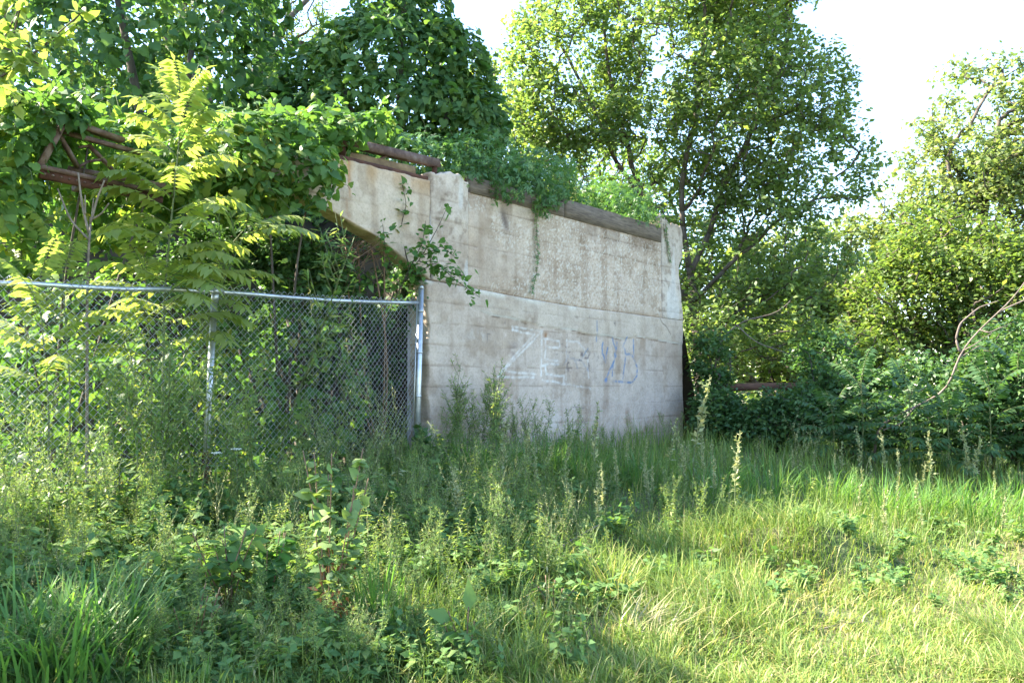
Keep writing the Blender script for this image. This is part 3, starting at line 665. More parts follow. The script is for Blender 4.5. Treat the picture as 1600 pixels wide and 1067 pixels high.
# ------------------------------------------------------------------ trees
def grow(seeds, targets, step=.3, pen=.22, wob=.10):
    """seeds: list of polylines (first point = base). Returns node arrays"""
    P, par, plen = [], [], []
    for s in seeds:
        s = curve_pts(s, max(4, int(np.linalg.norm(np.diff(np.asarray(s), axis=0), axis=1).sum() / step)))
        s[1:-1] += rng.normal(size=(len(s) - 2, 3)) * .03
        for k, p in enumerate(s):
            if k == 0:
                if len(P): dd = np.linalg.norm(np.array(P) - p, axis=1); j = int(dd.argmin()); pl = plen[j] + dd[j]
                else: j, pl = -1, 0.0
                P.append(p); par.append(j); plen.append(pl); 
            else:
                P.append(p); par.append(len(P) - 2); plen.append(plen[-1] + np.linalg.norm(p - P[-2]))
    base = P[0]
    order = np.argsort(np.linalg.norm(targets - base, axis=1))
    cap = len(P) + 40 * len(targets); arr = np.zeros((cap, 3)); arr[:len(P)] = P; pl = np.zeros(cap); pl[:len(P)] = plen
    par = par + [0] * (cap - len(par)); n = len(P); tips = []
    for ti in order:
        t = targets[ti]; d = np.linalg.norm(arr[:n] - t, axis=1); c = d + pen * pl[:n] + .6 * np.maximum(0, arr[:n, 2] - t[2])
        c[0] += 2; j = int(c.argmin()); m_ = max(1, min(30, int(math.ceil(d[j] / step)))); a = arr[j].copy()
        bend = rng.normal(size=3) * wob * d[j]; prev = j
        for k in range(1, m_ + 1):
            s = k / m_; p = a + (t - a) * s + bend * math.sin(s * math.pi) * .6
            arr[n] = p; par[n] = prev; pl[n] = pl[prev] + np.linalg.norm(p - arr[prev]); prev = n; n += 1
        tips.append(n - 1)
    cnt = np.zeros(n)
    for t in tips: cnt[t] += 1
    for k in range(n - 1, 0, -1):
        if par[k] >= 0: cnt[par[k]] += cnt[k]
    return arr[:n], np.array(par[:n]), np.maximum(cnt, 1), np.array(tips)
def branch_mesh(buf, P, par, cnt, rtip, power, rmax, rmin=0.0):
    r = np.minimum(rtip * cnt ** power, rmax); k = np.arange(len(P)); ok = (par >= 0)
    k = k[ok]; j = par[ok]; keep = r[k] > rmin; k, j = k[keep], j[keep]
    big = r[k] > .025
    tubes(buf, P[j[big]], P[k[big]], np.minimum(r[j[big]], r[k[big]] * 1.25), r[k[big]], 7); tubes(buf, P[j[~big]], P[k[~big]], np.minimum(r[j[~big]], r[k[~big]] * 1.3), r[k[~big]], 3)
def crown_pts(ells, n, gap=.0, gs=1.0, seed=0, shell=.45):
    """points through the union of ellipsoids (c, r), thinned by noise so that gaps open"""
    vol = np.array([np.prod(r) for c, r in ells]); out = []
    while sum(map(len, out)) < n:
        k = rng.choice(len(ells), size=n, p=vol / vol.sum()); u = rnd_dir(n); rr = (shell + (1 - shell) * rng.random(n)) ** .6
        c = np.array([e[0] for e in ells])[k]; r = np.array([e[1] for e in ells])[k]
        p = c + u * rr[:, None] * r
        v = fbm(p[:, 0] * gs + p[:, 1] * .7 * gs + 40, p[:, 2] * gs - p[:, 1] * .4 * gs + 40, seed, 3)
        out.append(p[v > gap])
    return np.concatenate(out)[:n]
def twig_leaves(buf, tips, dirs, m, spread, size, tm, droop=.35, wid=1.0, flat=.8, vlo=0, vhi=1):
    """m leaves round each twig tip"""
    n = len(tips); base = np.repeat(tips, m, 0); d = np.repeat(dirs, m, 0)
    s = rng.random((n * m, 1)) - .75
    pos = base + d * s * spread * 2.6 - UP * .25 * spread * (s + .75) ** 2 + rng.normal(size=(n * m, 3)) * spread * np.array([.34, .34, .28])
    nrm = unit(UP * flat + rng.normal(size=(n * m, 3)) * .55 + d * .2)
    tip = unit(rng.normal(size=(n * m, 3)) * .7 + d * .7 - UP * droop)
    tv = np.repeat(np.clip(rng.normal(.5, .16, n), 0, 1), m)
    var = np.clip(tv + rng.normal(0, .20, n * m), vlo, vhi)
    put_leaves(buf, tm, pos, nrm, tip, size * (.45 + .9 * rng.random(n * m)), var, wid)
def make_tree(name, label, base, seeds, ells, ntw, m, spread, size, tm, mat, gap=.45, gs=1.0, seed=0, rt=.006, power=.42, rmax=.16, rmin=.0, cat='tree', group=None, droop=.35, wid=1.0, bark=None, shell=.45, pen=.22, step=.3):
    e = empty(name, base, label, cat, group)
    tg = crown_pts(ells, ntw, gap, gs, seed, shell)
    P, par, cnt, tips = grow(seeds, tg, pen=pen, step=step)
    b = Buf(); branch_mesh(b, P, par, cnt, rt, power, rmax, rmin); b.obj('trunk', bark or M_bark, e, smooth=True)
    d = unit(P[tips] - P[np.maximum(par[tips], 0)])
    b = Buf(); twig_leaves(b, P[tips], d, m, spread, size, tm, droop=droop, wid=wid); b.obj('crown', mat, e)
    return e
def gp(x, y, dz=0): return np.array([x, y, float(topz(x, y)) + dz])

# box elder behind the far end of the wall: several stems fanning out from one base
bx = gp(3.9, 17.2, -.1)
S = [[bx, at(1085, 470, 17.2), at(1060, 330, 17.0), at(1090, 150, 16.6), at(1110, -60, 16.4)],
     [at(1082, 500, 17.2), at(1015, 330, 17.4), at(985, 250, 17.4), at(950, 120, 17.4), at(930, -80, 17.4)],
     [at(1005, 310, 17.4), at(950, 240, 17.3), at(925, 150, 17.2), at(870, 60, 17.0)],
     [at(1078, 430, 17.1), at(1130, 300, 16.8), at(1180, 200, 16.5), at(1230, 60, 16.3)],
     [at(1084, 470, 17.1), at(1150, 400, 16.6), at(1240, 330, 16.2), at(1330, 260, 16.0)],
     [at(1086, 520, 17.0), at(1160, 500, 16.4), at(1230, 490, 16.0), at(1300, 440, 15.8)]]
def E(x, y, Y, rx, ry, rz): return (at(x, y, Y), np.array([rx, ry, rz]))
ells = [E(1060, 120, 17, 2.6, 2.2, 2.4), E(900, 90, 17.2, 1.5, 1.6, 2.3), E(1180, 170, 16.5, 2.0, 1.8, 1.9), E(1270, 260, 16.2, 1.35, 1.4, 1.3), E(860, 210, 17.2, 1.0, 1.2, 1.0),
        E(1150, 380, 16.5, 1.8, 1.6, 1.5), E(1250, 380, 16.2, 1.35, 1.3, .9), E(1130, -120, 16.5, 3.2, 2.5, 2.0), E(960, 290, 17.2, 1.1, 1.0, .8), E(1190, 480, 16.0, 1.4, 1.2, .8), E(840, 120, 17.2, .8, 1.0, 1.6), E(930, 210, 17.2, 1.2, 1.0, 1.2), E(1060, 300, 16.6, 1.4, 1.0, 1.2), E(960, 360, 17.6, 1.2, .8, .8), E(1100, 520, 16.2, .9, .8, 1.0)]
make_tree('box_elder_tree', 'tall many-stemmed leafy tree rising behind the pillar end of the wall', bx, S, ells, 5400, 15, .23, .118, T_KITE, L['elder'], gap=.435, gs=1.1, seed=3, rt=.0052, power=.34, rmax=.075, pen=.15, rmin=.006, step=.4)

# vine-smothered trees
def shell_leaves(buf, ells, n, size, tm, out=.35, down=.6, jit=.10, layers=(1.0, .93, .85), split=(.62, .26, .12), vary=.2, ns=1.6, seed=0, lump=.20, vbase=.45):
    area = np.array([(r[0] * r[1] + r[1] * r[2] + r[0] * r[2]) for c, r in ells])
    for lay, fr in zip(layers, split):
        N = int(n * fr); k = rng.choice(len(ells), size=N, p=area / area.sum()); u = rnd_dir(N)
        c = np.array([e[0] for e in ells])[k]; r = np.array([e[1] for e in ells])[k]
        p = c + u * r * lay; nr = unit(u / r)
        lum = fbm(p[:, 0] * ns + 50, p[:, 2] * ns + p[:, 1] * ns * .8 + 50, seed, 3)
        p = p + nr * ((lum - .5) * lump * 2 + rng.normal(0, jit * .5, N))[:, None]
        inside = np.zeros(N, bool)
        for q, (c2, r2) in enumerate(ells): inside |= (k != q) & ((((p - c2) / r2) ** 2).sum(1) < .72)
        p, nr, lum = p[~inside], nr[~inside], lum[~inside]; M = len(p)
        nrm = unit(nr * .70 + UP * .45 + rng.normal(size=(M, 3)) * .52)
        tip = unit(-UP * down + nr * out + rng.normal(size=(M, 3)) * .62)
        var = np.clip(vbase + (lum - .5) * 1.0 + rng.normal(0, vary, M), 0, 1)
        view = unit(EYE - p); facing = (nr * view).sum(1) > .25
        buf.add(tm if lay == 1.0 else T_KITE, p, nrm, tip, size * (.38 + .95 * rng.random(M) ** 1.3), var, rng.uniform(.7, 1.15, M), front=facing * (1.0 if lay == 1.0 else 0.0))
def trailers(lbuf, sbuf, ells, n, length, size, tm, seed=0, up=.35, lo=-.2):
    """loose shoots that stand off the mass and break its outline"""
    for _ in range(n):
        c, r = ells[rng.integers(len(ells))]; u = rnd_dir(1)[0]; u[2] = abs(u[2]) if rng.random() < .65 else u[2]
        if u[1] > .4: u[1] *= -1
        p = c + u * r * .96; d = unit(u + UP * up + rng.normal(size=3) * .4); Ln = length * rng.uniform(.5, 1.3); m_ = max(4, int(Ln / .07)); pts = [p]
        for k in range(m_):
            d = unit(d + np.array([0, 0, -.16]) + rng.normal(size=3) * .10); pts.append(pts[-1] + d * Ln / m_)
        pts = np.array(pts); polytube(sbuf, pts, .005, .002, sides=3)
        q = pts[1:]; M = len(q)
        lbuf.add(tm, q + rng.normal(size=(M, 3)) * .03, unit(UP * .7 + rng.normal(size=(M, 3)) * .45), unit(rng.normal(size=(M, 3)) * .8 - UP * .35), size * np.linspace(1.0, .5, M), np.clip(rng.normal(.65, .2, M), 0, 1))
def vine_mass(name, label, base, ells, n, size, mat, stems, tm=T_GRAPE, cat='vine', trail=20, tlen=.5, stem_r=.03, seed=0, trunk_name='stem', leaf_name='foliage', lump=.20, bark=None, group=None, ns=1.6, down=.6, vbase=.45, split=(.62, .26, .12), single=280):
    e = empty(name, base, label, cat, group); lb, sb = LeafSet(), Buf()
    shell_leaves(lb, ells, n, size, tm, seed=seed, lump=lump, ns=ns, down=down, vbase=vbase, split=split)
    for s in stems:
        b = Buf(); polytube(b, curve_pts(s, 16), stem_r, stem_r * .35, sides=7); b.obj(trunk_name, bark or M_bark, e, smooth=True)
    trailers(lb, sb, ells, trail, tlen, size * .9, tm)
    lb.obj(leaf_name, mat, e, single)
    if trail: sb.obj('shoots', M_stem, e)['kind'] = 'stuff'
    return e
def EW(c, r): return (np.array(c, float), np.array(r, float))
bA = gp(-6.1, 13.0, -.1)
vine_mass('vine_covered_tree', 'big dark tree smothered in hanging grape leaves behind the railing', bA,
          [EW((-5.7, 12.9, 6.6), (1.9, 1.5, 2.0)), EW((-8.0, 13.1, 6.8), (2.2, 1.6, 3.2)), EW((-6.5, 13.0, 8.6), (2.3, 1.6, 2.2)), EW((-5.2, 12.8, 4.5), (1.6, 1.2, 1.4)), EW((-7.4, 12.6, 3.7), (2.2, 1.3, 2.0)), EW((-4.9, 13.1, 8.0), (.9, 1.0, 1.7)), EW((-6.6, 13.2, 5.6), (2.4, 1.0, 2.6)), EW((-6.3, 13.5, 7.2), (2.6, .8, 2.6))],
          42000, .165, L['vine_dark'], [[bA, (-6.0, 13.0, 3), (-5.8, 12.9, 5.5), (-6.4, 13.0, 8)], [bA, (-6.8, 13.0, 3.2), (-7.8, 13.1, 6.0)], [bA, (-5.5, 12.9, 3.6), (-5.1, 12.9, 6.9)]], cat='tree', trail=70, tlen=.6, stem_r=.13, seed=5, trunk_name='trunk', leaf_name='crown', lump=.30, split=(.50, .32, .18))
bB = gp(-1.7, 12.7, -.1)
vine_mass('vine_covered_tree', 'cone-shaped tree wrapped in vines behind the rusty steel channel', bB,
          [E(628, 25, 12.5, .66, .7, 1.1), E(515, 135, 12.5, .72, .8, .40), E(600, 110, 12.3, .95, .9, .75), E(690, 115, 12.6, .66, .8, .75), E(590, 180, 12.4, 1.7, 1.0, .45), E(735, 195, 12.8, .62, .8, .55), E(640, -90, 12.5, .5, .6, .9), E(450, 165, 12.6, .5, .6, .3), E(620, 120, 13.0, 1.2, .5, .9)],
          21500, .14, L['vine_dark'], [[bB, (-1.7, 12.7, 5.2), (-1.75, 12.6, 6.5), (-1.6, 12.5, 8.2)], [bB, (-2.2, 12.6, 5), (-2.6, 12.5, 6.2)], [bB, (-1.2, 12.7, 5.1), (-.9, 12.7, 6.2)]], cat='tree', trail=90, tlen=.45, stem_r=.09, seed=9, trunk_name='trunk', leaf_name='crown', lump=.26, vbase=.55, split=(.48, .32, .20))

# grape vine over the wing end, over the railing, and behind it
bC = np.array([*W(-1.9, .55, 0)[:2], 0]); bC[2] = float(topz(bC[0], bC[1])) - .05
vine_mass('grape_vine', 'thick grape vine heaped over the end of the concrete wing', bC,
          [E(450, 215, 8.9, .50, .45, .26), E(385, 222, 8.7, .38, .42, .28), E(515, 205, 9.2, .34, .38, .20), E(560, 200, 9.9, .45, .40, .17), E(470, 262, 8.55, .36, .22, .22), E(400, 285, 8.5, .25, .30, .30), E(495, 290, 8.62, .12, .12, .26), E(360, 250, 8.6, .28, .35, .36), E(430, 250, 9.6, .8, .6, .5), E(420, 262, 8.45, .30, .2, .24), E(385, 250, 8.35, .25, .25, .28), E(345, 285, 8.3, .35, .3, .28), E(310, 250, 8.2, .3, .3, .3)],
          6800, .125, L['vine'], [[bC, W(-1.8, .5, 3.0), W(-1.7, .3, 4.1), W(-1.2, .2, 4.25)], [bC, W(-2.2, .4, 3.2), W(-2.4, .2, 4.1)]], trail=45, tlen=.4, stem_r=.022, seed=15, lump=.12, vbase=.58)
bD = np.array([*W(-4.3, .55, 0)[:2], 0]); bD[2] = float(topz(bD[0], bD[1])) - .05
vine_mass('grape_vine', 'sunlit grape vine climbing over the rusty lattice railing', bD,
          [EW(TW(95, 175, .15), (.33, .35, .17)), EW(TW(150, 190, .75), (.42, .4, .24)), EW(TW(55, 205, .1), (.22, .3, .24)), EW(TW(40, 250, .25), (.20, .3, .35)), EW(TW(25, 330, .3), (.26, .3, .55)), EW(TW(245, 205, 1.4), (.6, .45, .36)), EW(TW(325, 215, 1.3), (.55, .45, .42)), EW(TW(300, 265, 1.7), (.7, .4, .5))],
          6300, .12, L['vine'], [[bD, W(-4.3, .4, 2.4), W(-4.2, .2, 3.7)], [bD, W(-3.6, .8, 2.8), W(-3.2, .9, 3.9)]], trail=75, tlen=.4, stem_r=.022, seed=19, lump=.12, vbase=.62)
bF = np.array([*W(-4.6, .9, 0)[:2], 0]); bF[2] = float(topz(bF[0], bF[1])) - .05
vine_mass('grape_vine', 'leafy vine thicket pressing against the chain-link fence from behind', bF,
          [EW((-4.4, 7.2, 1.25), (.7, .5, .75)), EW((-3.7, 7.75, 1.25), (.7, .45, .72)), EW((-5.2, 7.4, 1.3), (.8, .6, .8)), EW((-3.0, 8.5, 1.2), (.6, .5, .75)), EW((-4.2, 8.9, 1.9), (1.3, .7, 1.0)), EW((-2.6, 9.4, 1.6), (.9, .6, 1.1))],
          5200, .12, L['vine'], [[bF, (-4.2, 7.5, 1.2), (-4.3, 7.3, 2.1)], [bF, (-3.7, 7.8, 1.2), (-3.4, 7.9, 1.9)]], trail=40, tlen=.5, stem_r=.018, seed=23, lump=.15, vbase=.55)
# creeper on top of the wall
tcr = T_(800, 285); bE = W(tcr, .5, TOP_Z - .02)
vine_mass('creeper_vine', 'dense five-fingered creeper spilling over the timber curb beams', bE,
          [EW(TW(740, 258, .35), (.50, .35, .34)), EW(TW(785, 272, .12), (.40, .30, .34)), EW(TW(825, 285, .04), (.36, .24, .33)), EW(TW(862, 292, .04), (.32, .24, .30)), EW(TW(800, 245, .8), (.8, .5, .50)), EW(TW(705, 238, .6), (.65, .4, .34)), EW(TW(890, 270, .6), (.55, .4, .44)), EW(TW(842, 318, -.04), (.16, .11, .14)), EW(TW(775, 300, -.02), (.16, .10, .10))],
          4300, .105, L['creeper'], [[bE, W(tcr, .3, 4.15), W(tcr + .3, .05, 4.2)], [bE, W(tcr - .5, .4, 4.1), W(tcr - .8, .3, 4.2)]], tm=T_PALM, trail=60, tlen=.35, stem_r=.012, seed=29, lump=.10, ns=3)
bE2 = W(T_(1010, 335), .5, TOP_Z - .02)
vine_mass('creeper_vine', 'small creeper clump beside the broken concrete pillar top', bE2,
          [EW(TW(1005, 328, .20), (.36, .28, .26)), EW(TW(975, 312, .3), (.50, .35, .32)), EW(TW(1028, 340, .10), (.12, .14, .14)), EW(TW(1015, 300, .7), (.6, .4, .4)), EW(TW(935, 300, .5), (.4, .3, .25))],
          1700, .095, L['creeper'], [[bE2, W(T_(1010, 335), .2, 4.1), W(T_(1025, 335), .05, 4.2)]], tm=T_PALM, trail=30, tlen=.3, stem_r=.01, seed=31, lump=.08, ns=3)
def strand(label, pts, dens, size):
    e = empty('creeper_strand', pts[0], label, 'vine'); lb, sb = Buf(), Buf(); P = curve_pts(pts, 30); polytube(sb, P, .005, .002, sides=4)
    idx = np.repeat(np.arange(30), dens); M = len(idx); n3 = np.array([*N2, 0])
    put_leaves(lb, T_PALM, P[idx] + rng.normal(size=(M, 3)) * .012, unit(n3 + UP * .4 + rng.normal(size=(M, 3)) * .35), unit(np.array([*A2, 0]) * rng.choice([-1, 1], (M, 1)) * .9 - UP * .5 + rng.normal(size=(M, 3)) * .3), size * rng.uniform(.5, 1.2, M), rng.random(M))
    lb.obj('leaves', L['creeper'], e); sb.obj('stem', M_redstem, e)
f_ = -.035
strand('thin leafy creeper strand dangling down the middle of the concrete panel', [TW(838, 318, f_), TW(835, 345, f_), TW(836, 375, f_), TW(838, 400, f_), TW(835, 430, f_), TW(829, 455, f_)], 3, .048)
strand('short creeper strand hanging down the face of the corner pillar', [TW(1037, 350, f_), TW(1040, 375, f_), TW(1042, 395, f_), TW(1046, 410, f_)], 2, .05)

ni = 30000; t = np.r_[rng.uniform(-7, 8, 13000), rng.uniform(-6, 1.2, 17000)]; w_ = np.r_[rng.uniform(.36, 7, 13000), rng.uniform(.36, 5, 17000)]; p = W(t, w_, 0); hz = topz(p[:, 0], p[:, 1]); k = hz > .6
p = np.c_[p[:, :2], hz + rng.uniform(0, .30, ni)][k]; ni = len(p)
b = Buf(); put_leaves(b, T_KITE, p, unit(UP * .6 + np.array([*N2, 0]) * .3 - np.array([*A2, 0]) * .4 + rng.normal(size=(ni, 3)) * .4), unit(rng.normal(size=(ni, 3)) * .6 - UP * .5 - np.array([*A2, 0]) * .4), .12 * rng.uniform(.5, 1.2, ni), rng.random(ni))
o = b.obj('ground_ivy', L['vine_dark']); tag(o, 'leafy ground cover over the earth bank behind the wall', 'ground cover', kind='stuff')
# ------------------------------------------------------------------ compound-leaf saplings
def compound(lb, sb, p, d, length, pairs, lsize, droop=.5, var=.6, tm=T_LANCE, wid=1.5):
    d = unit(np.asarray(d, float)); pts = [np.asarray(p, float)]; m_ = pairs + 3
    for k in range(m_):
        d = unit(d + np.array([0, 0, -droop / m_ * (2.4 * (k / m_) ** 1.5 + .1)])); pts.append(pts[-1] + d * length / m_)
    pts = np.array(pts); polytube(sb, pts, .005, .002, sides=3); ax = unit(np.gradient(pts, axis=0))
    side = unit(np.cross(ax, UP)); up = np.cross(side, ax)
    for sgn in (-1, 1):
        q = pts[2:]; M = len(q); env = np.sin(np.linspace(.35, 2.6, M)) * .45 + .62
        tip = unit(side[2:] * sgn * .85 + ax[2:] * .45 - UP * (.42 + .2 * rng.random((M, 1))) + rng.normal(size=(M, 3)) * .08)
        nrm = unit(up[2:] + side[2:] * sgn * .35 + rng.normal(size=(M, 3)) * .12)
        put_leaves(lb, tm, q, nrm, tip, lsize * env * rng.uniform(.85, 1.1, M), np.clip(var + rng.normal(0, .14, M), 0, 1), wid)
    put_leaves(lb, tm, pts[-1:], up[-1:], ax[-1:] - UP * .3, lsize * .8, [var])
def heaven(name, label, stem, leaves_, length, lsize, mat, cat='sapling', group=None, stem_r=.016, pairs=9, droop=.7, var=.6):
    stem = np.asarray(stem, float); e = empty(name, stem[0], label, cat, group); lb, sb, rb = Buf(), Buf(), Buf(); P = curve_pts(stem, 30)
    polytube(sb, P, stem_r, stem_r * .35, sides=7)
    for (s, az, el, k) in leaves_:
        i = min(29, int(s * 29)); d = np.array([math.cos(az) * math.cos(el), math.sin(az) * math.cos(el), math.sin(el)])
        lb, rb = Buf(), Buf(); compound(lb, rb, P[i], d, length * k, pairs, lsize * (.6 + .4 * k), droop=droop, var=var)
        fo = lb.obj('frond', mat, e); so = rb.obj('leaf_stalk', M_stem, e); so.parent = fo
    sb.obj('stem', M_stem, e, smooth=True)
    return e
def spiral(n, s0, s1, el0=.1, el1=1.1, k0=1.0, k1=.6, ph=0.0):
    return [(s0 + (s1 - s0) * i / (n - 1), ph + i * 2.4, el0 + (el1 - el0) * (i / (n - 1)) ** 1.6, k0 + (k1 - k0) * (i / (n - 1)) ** 1.3) for i in range(n)]
Ys = 7.40
s0 = at(258, 520, Ys); s0 = np.array([s0[0], s0[1], G(s0[0], s0[1]) - .05])
heaven('tree_of_heaven', 'bright sunlit sapling with long drooping feather leaves, tallest behind the fence', [s0, at(257, 460, Ys), at(262, 400, Ys), at(272, 300, Ys), at(281, 210, Ys), at(283, 160, Ys)],
       [(.46 + .52 * i / 33, (math.pi if i % 2 else 0) + (.45 if i % 2 else -.45) * (1 if i % 3 else -.8) + rng.normal(0, .3), .38 + .55 * (i / 33) ** 2, 1.0 - .42 * (i / 33) ** 1.6) for i in range(34)] + [(1.0, 2.4 * i, 1.15, .5) for i in range(5)], .74, .20, L['heaven'], var=.75, droop=1.0)
s1_ = at(335, 560, 7.95); s1_ = np.array([s1_[0], s1_[1], G(s1_[0], s1_[1]) - .05])
heaven('tree_of_heaven', 'small leaning sunlit sapling with few feather leaves beside the fence post', [s1_, at(325, 450, 7.8), at(345, 400, 7.7), at(385, 355, 7.6)], [(.8, .2, .2, .9), (.95, -.3, .35, 1), (1, .6, .5, .9), (.7, -.6, .05, .9), (.85, 2.2, .2, .8), (.6, -.9, 0, .9), (1, -1.2, .3, .8), (1, .1, .15, 1), (.9, -2.2, .1, .8), (.75, 1.2, .2, .8)], .62, .16, L['heaven'], stem_r=.010, var=.8)
for k, (x, y, Y, ph, lab) in enumerate(((95, 395, 6.75, 1.2, 'sunlit feather-leaved sapling in front of the bare twigs'), (30, 350, 6.9, 0.3, 'sunlit feather-leaved sapling beside the left railing end post'), (60, 440, 6.4, 3.0, 'pale feather-leaved sapling crossing the fence top rail'), (225, 400, 7.4, 4.0, 'bushy yellow-green feather-leaved sapling under the tallest one'))):
    p = at(x, y, Y); g_ = np.array([p[0] + .05, p[1] + .15, 0]); g_[2] = G(g_[0], g_[1]) - .05
    lab = lab.replace('the left railing', 'the railing')
    heaven('tree_of_heaven', lab, [g_, (g_ + p) / 2 + np.array([.03, .02, 0]), p], spiral(10, .60, 1, .45, 1.1, 1, .7, ph), .55, .13, L['heaven'], stem_r=.010, var=.65)

# near tree standing at the side, its branch reaching into the corner of the view
bN = gp(-6.6, 5.6, -.1)
SN = [[bN, bN + [.1, 0, 1.5], bN + [.2, -.1, 2.8], bN + [.5, -.4, 4.8]], [bN + [.1, 0, 1.3], bN + [-.6, -.5, 2.4], bN + [-1.2, -.8, 3.6]], [bN + [.15, 0, 1.8], at(-60, 160, 5.8), at(40, 95, 5.75), at(105, 40, 5.7), at(125, 22, 5.7)], [at(-20, 125, 5.78), at(20, 60, 5.75), at(35, 5, 5.7)]]
eN = make_tree('broadleaf_tree', 'sunlit heart-leaved branch reaching in before the big vine-covered tree', bN, SN,
          [EW((-6.0, 4.6, 4.2), (1.2, 1.2, .9)), EW((-5.7, 5.0, 5.3), (1.0, 1.0, .8)), EW((-6.9, 4.3, 5.0), (1.2, 1.3, .9)), EW((-5.9, 4.0, 3.2), (.9, 1.0, .7))], 300, 12, .17, .11, T_HEART, L['heaven'], gap=.40, seed=33, rt=.006, rmax=.11)
# leaves on the reaching branch
lb = LeafSet()
for (pts, n_) in (([at(-60, 160, 5.8), at(40, 95, 5.75), at(105, 40, 5.7), at(128, 20, 5.7)], 95), ([at(-20, 125, 5.78), at(20, 60, 5.75), at(35, 0, 5.7)], 55), ([at(-40, 150, 5.8), at(10, 140, 5.6), at(25, 165, 5.6)], 45), ([at(-50, 100, 5.9), at(5, 40, 5.9), at(15, -10, 5.9)], 60), ([at(-30, 60, 5.6), at(30, 85, 5.65), at(60, 100, 5.65)], 45)):
    P = curve_pts(pts, 40); sb = Buf(); polytube(sb, P, .012, .004, sides=5); sb.obj('branch', M_bark, eN, smooth=True); i = rng.integers(2, 40, n_)
    lb.add(T_HEART, P[i] + rng.normal(size=(n_, 3)) * .03, unit(UP * .7 + rng.normal(size=(n_, 3)) * .5), unit(rng.normal(size=(n_, 3)) * .6 + np.array([.3, -.2, -.7])), .085 * rng.uniform(.6, 1.2, n_), rng.random(n_))
lb.obj('branch_leaves', L['heaven'], eN, 290)

# sapling leaning out across the wall by the fence end
pM = at(640, 560, 10.05); pM = np.array([pM[0] - .3, pM[1] + .35, 0]); pM[2] = G(pM[0], pM[1]) - .05
e = empty('mulberry_sapling', pM, 'young green sapling leaning over the fence end across the bare wall', 'sapling'); lb, sb = LeafSet(), Buf()
stemsM = [[pM, at(600, 500, 10.1), at(630, 440, 9.9), at(660, 400, 9.75), at(690, 345, 9.7), at(700, 320, 9.7)], [at(630, 440, 9.9), at(680, 410, 9.6), at(715, 440, 9.5), at(750, 465, 9.4)], [at(640, 420, 9.85), at(625, 360, 9.8), at(635, 320, 9.8), at(628, 285, 9.8)],
          [at(625, 450, 9.9), at(602, 390, 9.5), at(598, 350, 9.4)], [at(660, 400, 9.75), at(690, 385, 9.6), at(715, 405, 9.55)], [at(620, 470, 9.9), at(560, 420, 9.6), at(520, 395, 9.5)], [at(655, 408, 9.75), at(700, 425, 9.5), at(725, 430, 9.45)], [at(630, 440, 9.9), at(660, 380, 9.6), at(665, 345, 9.6)]]
for k, s in enumerate(stemsM):
    P = curve_pts(s, 34); sb = Buf(); polytube(sb, P, .014 if k == 0 else .007, .003, sides=5); sb.obj('stem' if k == 0 else 'branch', M_bark, e, smooth=True); lo = 8 if k == 0 else 6; n_ = 52
    i = rng.integers(lo, 34, n_); lb.add(T_HEART, P[i] + rng.normal(size=(n_, 3)) * .05, unit(UP * .75 + rng.normal(size=(n_, 3)) * .45), unit(rng.normal(size=(n_, 3)) * .7 + np.array([.15, -.1, -.55])), .085 * rng.uniform(.5, 1.25, n_), np.clip(rng.normal(.5, .2, n_), 0, 1), .85)
lb.obj('leaves', L['mulberry'], e, 280)

# bare antler-like twigs
pT = at(140, 470, 6.9); pT = np.array([pT[0], pT[1] + .05, 0]); pT[2] = G(pT[0], pT[1]) - .05
e = empty('dead_sapling', pT, 'bare pale antler-like twigs standing behind the fence rail', 'dead sapling')
for s, r in (([pT, at(136, 430, 6.9), at(139, 375, 6.9), at(142, 340, 6.9)], .016), ([at(139, 365, 6.9), at(128, 320, 6.88), at(122, 270, 6.85)], .012), ([at(141, 350, 6.9), at(152, 310, 6.85), at(163, 282, 6.8)], .011), ([at(139, 375, 6.9), at(110, 345, 6.85), at(90, 295, 6.8)], .010), ([at(140, 345, 6.9), at(158, 335, 6.85), at(170, 318, 6.8)], .009), ([at(133, 335, 6.88), at(133, 315, 6.86), at(133, 305, 6.85)], .008), ([at(144, 335, 6.88), at(146, 310, 6.85)], .008)):
    b = Buf(); polytube(b, curve_pts(s, 12), r, r * .6, sides=7); b.obj('branch', M_deadred, e, smooth=True)

# ------------------------------------------------------------------ shrubs
def shrub(name, label, base, ells, ntw, m, spread, size, tm, mat, seed, gap=.42, group=None, stems=5, cat='shrub', rt=.004, wid=1.0):
    sd = [[base, base + (ells[0][0] - base) * .4 + rng.normal(size=3) * .1, ells[0][0]]]
    for c, r in ells[1:]: sd.append([base + rng.normal(size=3) * np.array([.1, .1, 0]), base + (c - base) * .5 + rng.normal(size=3) * .12, c])
    return make_tree(name, label, base, sd, ells, ntw, m, spread, size, tm, mat, gap=gap, gs=1.6, seed=seed, rt=rt, rmax=.035, rmin=.0045, cat=cat, group=group, shell=.3, wid=wid)
bs = W(-1.3, .9, 0); bs = gp(bs[0], bs[1], -.05)
shrub('shrub', 'dark leafy shrub crowding the hollow under the concrete wing', bs, [E(560, 430, 10.0, .75, .5, .42), E(480, 420, 9.8, .6, .5, .40), E(620, 440, 10.3, .45, .4, .35), E(430, 400, 9.8, .55, .5, .40), E(530, 490, 10.4, 1.0, .4, .45), E(480, 560, 10.4, .9, .4, .45), E(600, 560, 10.6, .6, .35, .5), E(420, 480, 10.2, .7, .4, .6), E(540, 400, 9.75, .5, .3, .22), E(615, 410, 10.0, .3, .25, .25), E(340, 400, 9.6, .7, .4, .5)], 1250, 17, .12, .08, T_KITE, L['shrub'], 41)
